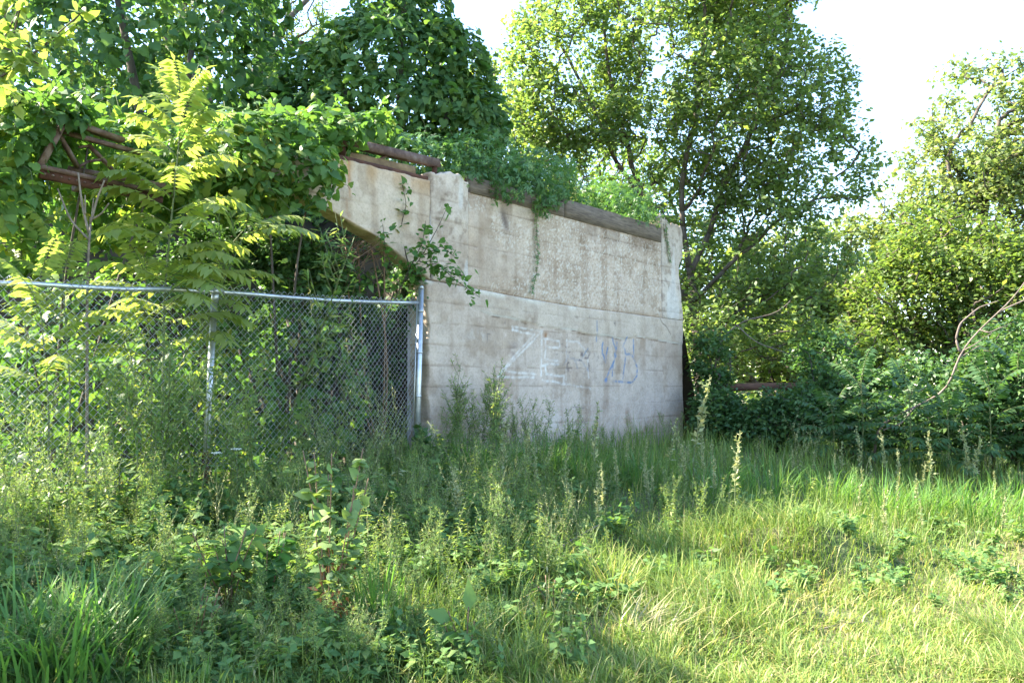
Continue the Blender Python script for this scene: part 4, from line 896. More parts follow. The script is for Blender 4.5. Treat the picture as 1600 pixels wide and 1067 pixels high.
e = empty('dead_twig_bundle', gp(*W(-.75, .25, 0)[:2]), 'tangle of dry brown twigs wedged beneath the slanting wing underside', 'twigs'); b = Buf()
for k in range(46):
    a = at(rng.uniform(530, 610), rng.uniform(365, 400), rng.uniform(9.5, 9.9)); d = np.array([rng.normal(-.2, .3), rng.normal(0, .2), -abs(rng.normal(.3, .15))])
    polytube(b, curve_pts([a, a + d * .5 + rng.normal(size=3) * .06, a + d + rng.normal(size=3) * .1], 7), .004, .002, sides=3)
for k in range(4):
    a = at(540 + k * 20, 385, 9.7); polytube(b, curve_pts([a, (a + np.array(e.location)) / 2 + rng.normal(size=3) * .1, np.array(e.location)], 8), .009, .012, sides=5)
b.obj('twig_tangle', M_redstem, e); 

# right-hand thicket
RT = [('dark green thicket right beside the far end of the wall', gp(3.9, 14.3, -.05), [E(1120, 640, 14.2, .55, .6, .55), E(1180, 660, 14, .9, .7, .5), E(1110, 560, 14.9, .4, .5, .7), E(1240, 650, 13.8, .7, .6, .6)], 1000, 18, .13, .085, T_KITE, 'shrub', 51),
      ('broad dark shrub around the end of the fallen log', gp(5.6, 14.2, -.05), [E(1330, 620, 14, .9, .7, .7), E(1400, 660, 13.2, .9, .7, .5), E(1290, 560, 15, .7, .7, .6), E(1440, 600, 14, .8, .7, .6)], 1150, 17, .14, .09, T_KITE, 'shrub', 53),
      ('leafy shrub holding up the pale dead branch', gp(7.4, 12.9, -.05), [E(1560, 600, 12.5, .9, .7, .7), E(1500, 650, 12.3, .8, .6, .6), E(1590, 530, 13, .7, .6, .5), E(1640, 640, 12.2, 1.0, .8, .9)], 1150, 17, .13, .09, T_KITE, 'sumac', 55)]
for lab, b_, el, ntw, m_, sp, sz, tm_, mt, sd in RT: shrub('shrub', lab, b_, el, ntw, m_, sp, sz, tm_, L[mt], sd, gap=.36)
SUM = [(1345, 590, 12.2, 'dark feather-leaved sumac with fronds arching over the fallen log end'), (1420, 610, 11.7, 'dark feather-leaved sumac below the forked dead branch'), (1480, 640, 11.5, 'low sumac in front of the dead branch foot'), (1545, 600, 11.6, 'tall sumac beside the leafy shrub with the pale dead branch'), (1590, 560, 11.9, 'sunlit-topped sumac with pale upper fronds'), (1300, 640, 12.4, 'small sumac at the shaded grass edge near the log')]
for k, (x, y, Y, lab) in enumerate(SUM):
    p = at(x, y, Y); g_ = gp(p[0] + .05, p[1] + .2, -.05)
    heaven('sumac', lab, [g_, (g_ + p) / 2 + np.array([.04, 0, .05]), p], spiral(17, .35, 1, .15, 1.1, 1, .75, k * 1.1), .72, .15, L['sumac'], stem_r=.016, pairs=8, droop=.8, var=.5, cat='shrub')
# dead branch, log, stick
pd = [at(1370, 665, 12.2), at(1430, 635, 12.2), at(1480, 612, 12.1), at(1492, 575, 12.0), at(1500, 550, 12.0), at(1530, 515, 11.9), at(1560, 488, 11.8), at(1585, 465, 11.7), at(1605, 435, 11.7)]
gd = gp(pd[0][0] + .15, pd[0][1] + .5, -.02)
e = empty('dead_branch', gd, 'pale forked dead branch rising out of the dark sumac', 'branch')
for s, r in (([gd] + pd, .022), ([pd[4], at(1493, 530, 12), at(1500, 505, 12), at(1530, 480, 12), at(1560, 470, 11.9)], .018), ([pd[6], at(1580, 478, 11.8), at(1610, 465, 11.7)], .016), ([pd[5], at(1545, 520, 11.8), at(1580, 505, 11.8)], .010), ([pd[4], at(1520, 540, 11.9), at(1550, 520, 11.9)], .010), ([pd[1], at(1410, 660, 11.9), at(1380, 672, 11.8)], .018), ([at(1497, 560, 12.0), at(1530, 540, 11.9), at(1545, 545, 11.9)], .009)):
    b = Buf(); polytube(b, curve_pts(s, 26), r, r * .35, sides=8); b.obj('limb', M_dead, e, smooth=True)
e = empty('fallen_log', gp(*at(1200, 603, 14.9)[:2]), 'reddish brown fallen log lying level through the dark thicket', 'log')
la, lb_ = at(1120, 606, 15.0), at(1262, 603, 14.8); b = Buf(); polytube(b, curve_pts([la, (la + lb_) / 2 + UP * .01, lb_], 20), .075, .065, sides=14); b.obj('bole', M_log, e, smooth=True)
b = Buf(); polytube(b, [lb_ - (lb_ - la) * .1, gp(lb_[0] - .1, lb_[1] + .1, -.05)], .04, .05, sides=8); polytube(b, [la + (lb_ - la) * .1, gp(la[0] + .1, la[1] + .1, -.05)], .04, .05, sides=8); b.obj('limb', M_bark, e, smooth=True)
e = empty('fallen_branch', gp(*at(1180, 545, 15)[:2]), 'thin grey leaning branch above the fallen log', 'branch')
b = Buf(); polytube(b, curve_pts([gp(*at(1095, 570, 15.2)[:2], -.05), at(1125, 530, 15.0), at(1160, 500, 14.9), at(1215, 490, 14.8), at(1235, 470, 14.8)], 24), .03, .006, sides=6); polytube(b, curve_pts([at(1150, 507, 14.9), at(1180, 535, 14.8), at(1240, 555, 14.8)], 12), .012, .006, sides=5); b.obj('limb', M_dead, e, smooth=True)

# ------------------------------------------------------------------ background trees
BG = [('locust_tree', 'airy yellow-green tree reaching highest against the open sky', gp(13.6, 24, -.1), [E(1560, 190, 24, 2.3, 2, 2.4), E(1480, 250, 23.5, 1.7, 1.6, 1.7), E(1590, 360, 24, 2.6, 2, 2.0), E(1440, 380, 23.5, 1.5, 1.5, 1.4), E(1680, 250, 24, 2.4, 2, 3.0), E(1420, 300, 23.5, 1.0, 1.2, 1.2)], 2300, 16, .26, .16, T_KITE, 'yellow', .46, 61),
      ('background_tree', 'sunny round tree filling the gap below the locust', gp(10.9, 21, -.1), [E(1490, 420, 21, 2.0, 1.6, 1.9), E(1410, 460, 21, 1.7, 1.5, 1.3), E(1560, 470, 20.5, 2.0, 1.5, 1.9), E(1350, 540, 21, 1.4, 1.4, 1.0), E(1530, 330, 21.5, 1.4, 1.2, 1.3), E(1440, 360, 21.5, 1.1, 1.0, 1.0)], 2000, 16, .30, .13, T_KITE, 'far', .44, 63),
      ('background_tree', 'bright yellow-green tree glowing through behind the box elder', gp(8.0, 24, -.1), [E(1240, 430, 24, 2.2, 1.8, 1.6), E(1320, 400, 24.5, 1.7, 1.8, 1.3), E(1180, 520, 24, 2.0, 1.8, 1.4), E(1300, 510, 24, 2.0, 1.8, 1.4)], 1800, 16, .27, .16, T_KITE, 'yellow', .38, 65),
      ('background_tree', 'green tree closing the view behind the fallen log', gp(6.9, 20, -.1), [E(1220, 560, 20, 1.7, 1.2, 1.0), E(1120, 540, 20, 1.3, 1.2, 1.4), E(1320, 570, 20, 1.5, 1.2, 1.0)], 900, 15, .22, .13, T_KITE, 'far', .42, 67),
      ('background_tree', 'slender loose tree showing between the wrapped cone tree and box elder', gp(-.3, 20, -.1), [E(770, 150, 20, .9, .9, 1.1), E(790, 230, 20, 1.2, 1, .9), E(820, 90, 20.5, .8, .9, 1.3)], 380, 13, .22, .11, T_KITE, 'far', .44, 69),
      ('background_tree', 'hazy olive tree with a dark leaning limb behind the vine-covered tree', gp(-7.8, 21, -.1), [E(330, 60, 20, 1.4, 1.2, 2.2), E(450, 20, 21, 1.4, 1.2, 1.0), E(380, 170, 20, 1.2, 1.2, 1.0)], 420, 15, .22, .08, T_KITE, 'far', .50, 71),
      ('background_tree', 'thick tree standing behind both vine-wrapped trees', gp(-5.5, 24, -.1), [E(450, 270, 24, 3.4, 2, 1.6), E(600, 280, 24, 3.0, 2, 1.4), E(200, 220, 25, 3.5, 2, 3.0), E(740, 310, 24, 2.5, 2, 1.2), E(130, 40, 25, 4.5, 1.5, 3.0)], 1500, 15, .34, .22, T_KITE, 'far', .38, 73),
      ('background_tree', 'dense green tree beyond the wall under the box elder boughs', gp(2.8, 23, -.1), [E(900, 330, 23, 2.2, 1.5, 1.2), E(1040, 400, 23, 2.2, 1.6, 1.6), E(1120, 470, 23, 1.8, 1.6, 1.6), E(960, 280, 23, 2.0, 1.5, 1.2)], 1300, 15, .28, .16, T_KITE, 'far', .36, 75),
      ('background_tree', 'low broad tree standing past the leafy shrub with the dead branch', gp(15.5, 19.5, -.1), [E(1700, 480, 19, 2.0, 1.8, 2.0), E(1640, 560, 18, 1.6, 1.5, 1.2), E(1780, 380, 20, 2.5, 2, 2.4)], 900, 14, .25, .15, T_KITE, 'far', .42, 77)]
for nm, lab, b_, el, ntw, m_, sp, sz, tm_, mt, gap, sd in BG:
    c0 = el[0][0]; S = [[b_, b_ + (c0 - b_) * .5 + rng.normal(size=3) * .25 * np.array([1, 1, 0]), c0]] + [[b_ + (c0 - b_) * .35, (b_ + (c0 - b_) * .35 + c) / 2 + rng.normal(size=3) * .2, c] for c, r in el[1:]]
    make_tree(nm, lab, b_, S, el, ntw, m_, sp, sz, tm_, L[mt], gap=gap, gs=.8, seed=sd, rt=.009, rmax=.17, rmin=.0105, step=.5)
    if sd == 71:
        fl = [o_ for o_ in bpy.data.objects if o_.get('label') == lab][0]; b = Buf(); polytube(b, curve_pts([b_ + (c0 - b_) * .4, at(385, 140, 20), at(415, 75, 20), at(445, 35, 20), at(490, -10, 20)], 20), .14, .06, sides=8); b.obj('limb', M_bark, fl, smooth=True)
# far hedge of woods as one mass
ww = Buf()
wx_ = rng.uniform(-48, 52, 26000); wy_ = rng.uniform(34, 44, 26000)
hh = (2.2 + 4.8 * fbm(wx_ * .16 + 9, wy_ * .1, 83)) * sstep(0, 1, rng.random(26000) + .35)
wz_ = rng.random(26000) ** .8 * hh
put_leaves(ww, T_KITE, np.stack([wx_, wy_, wz_], 1), unit(UP + rng.normal(size=(26000, 3)) * .6), unit(rng.normal(size=(26000, 3)) - UP * .4), rng.uniform(.3, .55, 26000), rng.random(26000))
o = ww.obj('distant_woods', L['far']); tag(o, 'distant belt of woods beyond the meadow', 'woods', kind='stuff')

# ------------------------------------------------------------------ grass
def blades(buf, x, y, h, az, lean, wid, var, seg=3, zfun=ground):
    n = len(x); z = zfun(x, y) - .015; s = np.array([0, .42, .78, 1.0]) if seg == 3 else np.array([0, .55, 1.0]); w = np.array([.8, 1, .62, 0]) if seg == 3 else np.array([.9, .8, 0])
    dx, dy = np.cos(az), np.sin(az); sx, sy = -dy, dx
    up = s[None] * (1 - .42 * lean[:, None] * s[None] ** 1.5); out = lean[:, None] * s[None] ** 1.9 * 1.05
    cx = x[:, None] + dx[:, None] * out * h[:, None]; cyy = y[:, None] + dy[:, None] * out * h[:, None]; cz = z[:, None] + up * h[:, None]
    hw = (wid[:, None] * w[None]) / 2; k = len(s)
    Lf = np.stack([cx - sx[:, None] * hw, cyy - sy[:, None] * hw, cz], -1); Rt = np.stack([cx + sx[:, None] * hw, cyy + sy[:, None] * hw, cz], -1)
    V = np.concatenate([Lf[:, :-1], Rt[:, :-1], Lf[:, -1:]], 1); m_ = k - 1; nv = 2 * m_ + 1; f = []
    for i in range(m_ - 1): f += [(i, m_ + i, m_ + i + 1), (i, m_ + i + 1, i + 1)]
    f += [(m_ - 1, 2 * m_ - 1, 2 * m_)]
    Fa = (np.array(f)[None] + (np.arange(n) * nv)[:, None, None]).reshape(-1, 3); buf.add(V.reshape(-1, 3), Fa, np.repeat(var, nv))
def qdist(x, y): return N2[0] * x + N2[1] * y - K0
def tdist(x, y): return (x - P0[0]) * A2[0] + (y - P0[1]) * A2[1]
def fence_q(x, y): return (x - FP1[0]) * FSIDE[0] + (y - FP1[1]) * FSIDE[1]
def in_wall(x, y):
    q = qdist(x, y); t = tdist(x, y); return (q < .03) & (q > -20) & (t > tL - .15) & (t < tR + .05)
def scatter(n, y0, y1, pw=1.0, xm=.70, x0=None, x1=None):
    u = rng.random(n); Y = (y0 ** -pw + (y1 ** -pw - y0 ** -pw) * u) ** (-1 / pw); X = rng.uniform(-1, 1, n) * (xm * Y + .4)
    return X, Y
# how worn and mown the sward is: a trodden strip low on the open side
def mown(x, y):
    a = at(900, 1040, 4.6)[:2]; return sstep(.0, 1.6, (x - .35) * .72 - (y - 5.0) * .80 + .5 * (fbm(x * .8 + 3, y * .8, 91) - .5) + .35)
def bare(x, y):
    r = 0
    for (px, py, Y, rx, ry) in ((1225, 925, 6.4, .50, .36), (935, 990, 5.1, .34, .26), (1290, 975, 5.7, .34, .16), (1150, 1010, 5.0, .28, .08), (880, 880, 6.6, .25, .10)):
        c = at(px, py, Y); r = np.maximum(r, np.exp(-((x - c[0]) / rx) ** 2 - ((y - c[1]) / ry) ** 2))
    return r
gb = Buf(); N = 120000
x, y = scatter(N, 2.9, 19, .75)
cl = fbm(x * 2.2 + 20, y * 2.2, 95); keep = ~in_wall(x, y) & (rng.random(N) > bare(x, y) * .93) & (cl + rng.random(N) * .35 > .42)
keep &= ~((fence_q(x, y) < -.3) & (rng.random(N) < .6))
keep &= ~((rng.random(N) < .55) & (mown(x, y) < .3) & (y < 8.5) & (x < 1.0))
x, y, cl = x[keep], y[keep], cl[keep]; n = len(x); mw = mown(x, y)
h = ((.17 + .12 * sstep(-1.5, 1.0, x) + .06 * sstep(8.5, 10, y)) * (1 - mw) + .105 * mw) * (.45 + 1.15 * cl) * rng.uniform(.5, 1.35, n) * (1 + .35 * sstep(9, 12, y))
var = np.clip(.38 + (cl - .5) * .5 + rng.normal(0, .16, n) + .10 * mw, 0, .9); dry = rng.random(n) < (.05 + .16 * mw + .5 * bare(x, y)); var[dry] = rng.uniform(.90, 1, dry.sum())
az = rng.uniform(0, 6.28, n) + 0; lean = np.clip(np.abs(rng.normal(.5, .32, n)) + .25 * mw, 0, 1.4); wd = rng.uniform(.0032, .0068, n) * (1 + y / 16)
nr_ = y < 6.5; blades(gb, x[nr_], y[nr_], h[nr_], az[nr_], lean[nr_], wd[nr_], var[nr_], 3); nr_ = ~nr_; blades(gb, x[nr_], y[nr_], h[nr_], az[nr_], lean[nr_], wd[nr_], var[nr_], 2)
o = gb.obj('grass', L['grass']); tag(o, 'rough meadow grass, mown short along the sunny side', 'grass', kind='stuff')
# fine short turf below
gb = Buf(); N = 60000; x, y = scatter(N, 3.2, 12, .9)
keep = ~in_wall(x, y) & (rng.random(N) > bare(x, y) * .85) & (fence_q(x, y) > -.2) & ~((rng.random(N) < .6) & (mown(x, y) < .3) & (x < 1.0)); x, y = x[keep], y[keep]; n = len(x)
cl = fbm(x * 5, y * 5, 97); dry = rng.random(n) < .32; var = np.clip(.45 + (cl - .5) * .6 + rng.normal(0, .15, n), 0, .9); var[dry] = rng.uniform(.9, 1, dry.sum())
blades(gb, x, y, rng.uniform(.04, .13, n) * (.6 + .8 * cl), rng.uniform(0, 6.28, n), np.abs(rng.normal(.7, .35, n)), rng.uniform(.003, .006, n) * (1 + y / 16), var, 2)
o = gb.obj('turf', L['grass']); tag(o, 'fine short turf between the taller grasses', 'grass', kind='stuff')

gb = Buf(); N = 90000; x, y = scatter(N, 3.4, 11.5, .8)
dr_ = fbm(x * 1.3 + 70, y * 1.3 + 11, 197, 3); mw = mown(x, y)
keep = ~in_wall(x, y) & (dr_ > .52 + .14 * mw + .02 * sstep(.3, -.6, x)) & (fence_q(x, y) > .05) & (rng.random(N) > bare(x, y)); x, y, dr_ = x[keep], y[keep], dr_[keep]; n = len(x)
wind = 1.2 + 3.0 * fbm(x * .9, y * .9, 198, 2); h = rng.uniform(.22, .52, n) * (.5 + 1.6 * (dr_ - .45)) * (.5 + .5 * sstep(4.2, 6.5, y)); dry = rng.random(n) < .14; var = np.clip(rng.normal(.55, .18, n), 0, .9); var[dry] = rng.uniform(.9, 1, dry.sum())
blades(gb, x, y, h, wind + rng.normal(0, .9, n), np.clip(np.abs(rng.normal(.75, .35, n)), 0, 1.5), rng.uniform(.0035, .008, n), var, 3)
o = gb.obj('tall_grass', L['grass']); tag(o, 'drifts of taller tangled grass bent over the slope', 'grass', kind='stuff')
# clumps of grass one can pick out
def clump(name, label, x, y, n, r, h, wid, mat, lean=.5, group=None, cat='grass clump', az0=None, var=None, azs=.7):
    b = Buf(); a = rng.uniform(0, 6.28, n); rr = r * np.sqrt(rng.random(n)); px, py = x + rr * np.cos(a), y + rr * np.sin(a)
    az = a + rng.normal(0, .5, n) if az0 is None else az0 + rng.normal(0, azs, n)
    blades(b, px, py, h * rng.uniform(.5, 1.2, n), az, np.abs(rng.normal(lean, .22, n)), wid * rng.uniform(.7, 1.3, n), np.clip(rng.normal(.5, .25, n), 0, 1) if var is None else var(n), 3)
    o = b.obj(name, mat, world_origin=(x, y, G(x, y))); return tag(o, label, cat, group)
def gpx(x, y):
    """where the view ray meets the ground"""
    d = ray(x, y); s = 1.0
    for _ in range(14):
        p = EYE + d * s; err = p[2] - G(p[0], p[1]); s += err / (-d[2] + .02) * .9
    return (EYE + d * s)[:2]
GC = [(40, 1075, 120, .30, .52, .013, 'lush'), (110, 1070, 110, .24, .55, .014, 'lush'), (170, 1060, 80, .18, .52, .013, 'lush'), (20, 1010, 90, .25, .46, .012, 'lush'), (140, 1000, 80, .22, .45, .012, 'lush'), (205, 1010, 55, .10, .46, .012, 'lush'), (290, 1075, 60, .22, .28, .007, 'lush')]
for k, (px, py, n_, r, h, w, mt) in enumerate(GC):
    q = gpx(px, py); clump('grass_clump', 'broad-bladed lush green grass clump in the shady front corner', q[0], q[1], n_, r, h, w, L[mt], .55, 'lush grass clumps in the front corner')
q = gpx(590, 985); clump('grass_clump', 'upright broad-bladed grass clump beside the pale-leaved shrub', q[0], q[1], 70, .16, .50, .010, L['lush'], .35)
q = gpx(1000, 1000); clump('grass_clump', 'flattened straw-coloured dry grass clump by the bare earth', q[0], q[1], 90, .24, .36, .006, L['straw'], .95, az0=.2, azs=1.0)
q = gpx(960, 940); clump('grass_clump', 'grey-green tussock standing behind the flattened straw clump', q[0], q[1], 150, .14, .40, .006, L['grass'], .5, var=lambda n: np.clip(rng.normal(.75, .18, n), 0, 1))
q = gpx(1230, 905); clump('grass_clump', 'shaggy tussock crowning the small earth hump', q[0], q[1] + .15, 180, .30, .28, .006, L['grass'], .8, var=lambda n: np.clip(rng.normal(.5, .22, n), 0, 1))
FT = [(730, 720), (770, 725), (850, 720), (910, 730), (1000, 735), (1120, 760), (1500, 790), (1550, 800), (1590, 775), (1440, 790), (1300, 770), (1380, 790), (1200, 760), (640, 720)]
for k, (px, py) in enumerate(FT):
    q = gpx(px, py + 25); clump('grass_clump', 'tall blue-green grass clump in the shade between wall and thicket', q[0], q[1], 130, .32, .58, .010, L['lush'], .5, 'tall shaded grass clumps')

# ------------------------------------------------------------------ weeds
def weed_meshes(kind, k):
    """one weed, origin at its foot, about 1 m tall: stem mesh, leaf mesh"""
    lb, sb = Buf(), Buf(); H = 1.0
    d = rng.normal(0, .05 if kind == 'spike' else .13, 2); n = 7; s = np.linspace(0, 1, n)
    P = np.stack([d[0] * s ** 2 + .015 * np.sin(s * 7 + k), d[1] * s ** 2 + .012 * np.cos(s * 6 + k), s * H], 1)
    def on(sv): return np.stack([np.interp(sv, s, P[:, q]) for q in range(3)], -1)
    if kind == 'wormwood':
        polytube(sb, P, .0055, .0018, sides=4)
        N = 90; sv = rng.uniform(.08, .97, N); a = rng.uniform(0, 6.28, N); q = on(sv); dr = np.stack([np.cos(a), np.sin(a), np.zeros(N)], 1)
        put_leaves(lb, T_NARROW, q, unit(UP + dr * .2 + rng.normal(size=(N, 3)) * .3), unit(dr + UP * .35), (.11 - .06 * sv) * rng.uniform(.7, 1.2, N), rng.random(N), 1.5)
        for _ in range(14):
            sv = rng.uniform(.35, .95); a = rng.uniform(0, 6.28); p = on(np.array([sv]))[0]; Ln = (.30 * (1.12 - sv) + .06) * rng.uniform(.7, 1.2); dd = unit(np.array([math.cos(a) * .65, math.sin(a) * .65, .8]))
            pts = np.array([p + dd * Ln * u + UP * .05 * u * u for u in np.linspace(0, 1, 3)]); polytube(sb, pts, .0022, .001, sides=3)
            M = 15; u = rng.random(M); q = np.stack([np.interp(u, np.linspace(0, 1, 3), pts[:, c]) for c in range(3)], 1)
            put_leaves(lb, T_NARROW, q, unit(UP * .6 + rng.normal(size=(M, 3)) * .6), unit(dd + rng.normal(size=(M, 3)) * .7), .042 * rng.uniform(.6, 1.3, M), np.clip(rng.normal(.65, .2, M), 0, 1), 1.3)
    elif kind == 'spike':
        polytube(sb, P, .0050, .0018, sides=4)
        N = 36; sv = rng.uniform(.05, .55, N); a = rng.uniform(0, 6.28, N); dr = np.stack([np.cos(a), np.sin(a), np.zeros(N)], 1)
        put_leaves(lb, T_LANCE, on(sv), unit(UP + dr * .2 + rng.normal(size=(N, 3)) * .2), unit(dr + UP * .5), .09 * (1.2 - sv) * rng.uniform(.7, 1.2, N), rng.random(N) * .6, .7)
        N = 90; sv = .42 + .58 * rng.random(N); a = rng.uniform(0, 6.28, N); dr = np.stack([np.cos(a), np.sin(a), np.zeros(N)], 1)
        put_leaves(lb, T_KITE, on(sv), unit(dr * .6 + UP * .4 + rng.normal(size=(N, 3)) * .5), unit(dr * .8 + UP * .9), (.052 * (1.35 - sv)) * 1.6 * rng.uniform(.6, 1.3, N), np.clip(rng.normal(.7, .2, N), 0, 1), .7)
        for _ in range(7):
            sv = rng.uniform(.5, .85); a = rng.uniform(0, 6.28); p = on(np.array([sv]))[0]; dd = unit(np.array([math.cos(a) * .5, math.sin(a) * .5, .9])); Ln = rng.uniform(.05, .13)
            polytube(sb, [p, p + dd * Ln], .0018, .001, sides=3); M = 9; u = rng.random(M)[:, None]
            put_leaves(lb, T_KITE, p + dd * Ln * u, rnd_dir(M), unit(dd + rng.normal(size=(M, 3)) * .6), .034 * rng.uniform(.6, 1.3, M), np.clip(rng.normal(.75, .2, M), 0, 1), .8)
    elif kind == 'lance':
        polytube(sb, P, .0055, .002, sides=4); N = 52; i = np.arange(N); sv = .06 + .93 * i / N; a = i * 2.4 + rng.normal(0, .3, N); dr = np.stack([np.cos(a), np.sin(a), np.zeros(N)], 1)
        put_leaves(lb, T_LANCE, on(sv), unit(UP * .8 + dr * .15 + rng.normal(size=(N, 3)) * .25), unit(dr + UP * (.35 + .5 * sv[:, None])), (.155 - .09 * sv) * rng.uniform(.7, 1.15, N), np.clip(.4 + .45 * sv + rng.normal(0, .15, N), 0, 1), .85)
    elif kind == 'stalk':      # open candelabra of thin pod stalks
        polytube(sb, P, .005, .0016, sides=4)
        for _ in range(9):
            sv = rng.uniform(.4, .92); a = rng.uniform(0, 6.28); p = on(np.array([sv]))[0]; Ln = rng.uniform(.15, .35); dd = unit(np.array([math.cos(a) * .5, math.sin(a) * .5, .75])); pts = np.array([p + dd * Ln * u + UP * .09 * u * u for u in np.linspace(0, 1, 4)])
            polytube(sb, pts, .0024, .0014, sides=3); M = 12; u = rng.random(M); q = np.stack([np.interp(u, np.linspace(0, 1, 4), pts[:, c]) for c in range(3)], 1)
            put_leaves(lb, T_NARROW, q, rnd_dir(M), unit(dd + rng.normal(size=(M, 3)) * .45), .032 * rng.uniform(.7, 1.3, M), np.clip(rng.normal(.8, .15, M), 0, 1), 1.3)
        N = 24; sv = rng.uniform(.05, .5, N); a = rng.uniform(0, 6.28, N); dr = np.stack([np.cos(a), np.sin(a), np.zeros(N)], 1)
        put_leaves(lb, T_LANCE, on(sv), unit(UP + rng.normal(size=(N, 3)) * .2), unit(dr + UP * .3), .12 * rng.uniform(.6, 1.1, N), rng.random(N), .9)
    elif kind == 'forb':       # low bushy broad leaves (used at a smaller scale)
        for _ in range(5):
            a = rng.uniform(0, 6.28); tp = np.array([math.cos(a) * .32, math.sin(a) * .32, rng.uniform(.55, 1.0)]); pts = curve_pts([(0, 0, 0), tp * np.array([.5, .5, .6]), tp], 4); polytube(sb, pts, .007, .003, sides=4)
            M = 15; u = rng.uniform(.25, 1, M); q = np.stack([np.interp(u, np.linspace(0, 1, 4), pts[:, c]) for c in range(3)], 1); dr = rnd_dir(M) * np.array([1, 1, .2])
            put_leaves(lb, T_KITE, q, unit(UP + rng.normal(size=(M, 3)) * .35), unit(dr + UP * .1), .27 * rng.uniform(.5, 1.1, M), np.clip(rng.normal(.5, .25, M), 0, 1), 1.0)
    mat = {'wormwood': L['weed'], 'spike': L['spike'], 'lance': L['gold'], 'stalk': L['spike'], 'forb': L['forb']}[kind]
    V, Fq, A_ = np.concatenate(lb.V), np.concatenate(lb.F), np.concatenate(lb.A)
    return sb.mesh(kind + '_stem', M_stem), lb.mesh(kind + '_leaves', mat), (V, Fq, A_), (np.concatenate(sb.V), np.concatenate(sb.F))
VAR = {k: [weed_meshes(k, i) for i in range(n)] for k, n in (('wormwood', 9), ('spike', 10), ('lance', 8), ('stalk', 7), ('forb', 8))}
NAMES = {'wormwood': 'wormwood_weed', 'spike': 'spiky_weed', 'lance': 'goldenrod_weed', 'stalk': 'mustard_weed', 'forb': 'leafy_weed'}
def weed(kind, x, y, h, label, group, lean=(0, 0)):
    st, lf = VAR[kind][rng.integers(len(VAR[kind]))][:2]
    e = empty(NAMES[kind], (x, y, G(x, y) - .01), label, 'weed', group); e.scale = (h * rng.uniform(.85, 1.15),) * 2 + (h,) if False else (h, h, h)
    wob_ = .05 if kind == 'spike' else .13
    e.rotation_euler = (lean[0] + rng.normal(0, wob_), lean[1] + rng.normal(0, wob_), rng.uniform(0, 6.28))
    link('stem', st, e); link('leaves', lf, e); return e
def weed_px(kind, px, ytop, Y, label, group):
    p = at(px, ytop, Y); h = (p[2] - G(p[0], p[1])) * 1.03; return weed(kind, p[0], p[1], max(.25, h), label, group)
# singled out tall ones: (pixel x, pixel y of tip, distance)
g1 = 'tall spiky weeds standing clear of the meadow'; l1 = 'tall thin spiky weed standing clear above the grass before wall and thicket'
for (px, yt, Y) in ((930, 632, 8.6), (1083, 590, 9.2), (965, 692, 8.4), (880, 672, 8.8), (1062, 672, 9.4), (1040, 655, 9.6), (1315, 690, 10.5), (1345, 668, 10.8), (1388, 672, 10.6), (1400, 700, 10.4), (1458, 676, 10.4), (1520, 680, 10.6), (1510, 668, 10.8), (1440, 720, 10.2), (1350, 728, 9.8), (1210, 735, 9.4), (820, 660, 8.2), (850, 668, 8.5), (835, 690, 8.0), (1010, 715, 8.6), (785, 650, 8.3), (1270, 700, 10.6), (1180, 720, 9.8), (1130, 740, 9.0)):
    weed_px('spike', px, yt, Y, l1, g1)
weed_px('spike', 1147, 676, 7.6, 'reddish single seed spike standing alone before the shaded grass', None)
for px, yt, Y in ((1255, 740, 7.6), (1245, 755, 7.5), (1283, 785, 7.4)): weed_px('lance', px, yt, Y, 'sunlit yellow goldenrod-like stalk at the bright meadow edge', 'sunlit stalks at the meadow edge')
for px, yt, Y in ((1380, 762, 7.8), (1365, 800, 7.4), (1385, 800, 7.3)): weed_px('spike', px, yt, Y, 'short sunlit seed stalk rising from the bright grass edge', 'short seed stalks at the bright grass edge')
for px, yt, Y in ((1250, 660, 10.4), (1225, 680, 10.2), (1275, 672, 10.5), (1240, 700, 10.0)): weed_px('stalk', px, yt, Y, 'wispy pod-bearing mustard stalk in front of the dark thicket', 'wispy stalks before the thicket')
for px, yt, Y in ((735, 655, 7.2), (720, 690, 7.1), (750, 700, 7.3), (705, 720, 7.0), (800, 690, 7.3), (790, 715, 7.2), (830, 720, 7.2), (760, 735, 7.0), (690, 745, 6.9)): weed_px('lance', px, yt, Y, 'sunlit lance-leaved stalk standing before the shaded wall foot', 'sunlit lance-leaved stalks before the wall')
for px, yt, Y in ((600, 630, 7.8), (575, 610, 8.2), (540, 560, 8.6), (620, 640, 7.6), (510, 600, 8.0), (585, 660, 7.2), (555, 650, 7.3), (498, 500, 9.0), (630, 590, 8.6)): weed_px('stalk', px, yt, Y, 'yellow-green mustard stalk with thin pods before the fence end', 'pod stalks before the fence end')
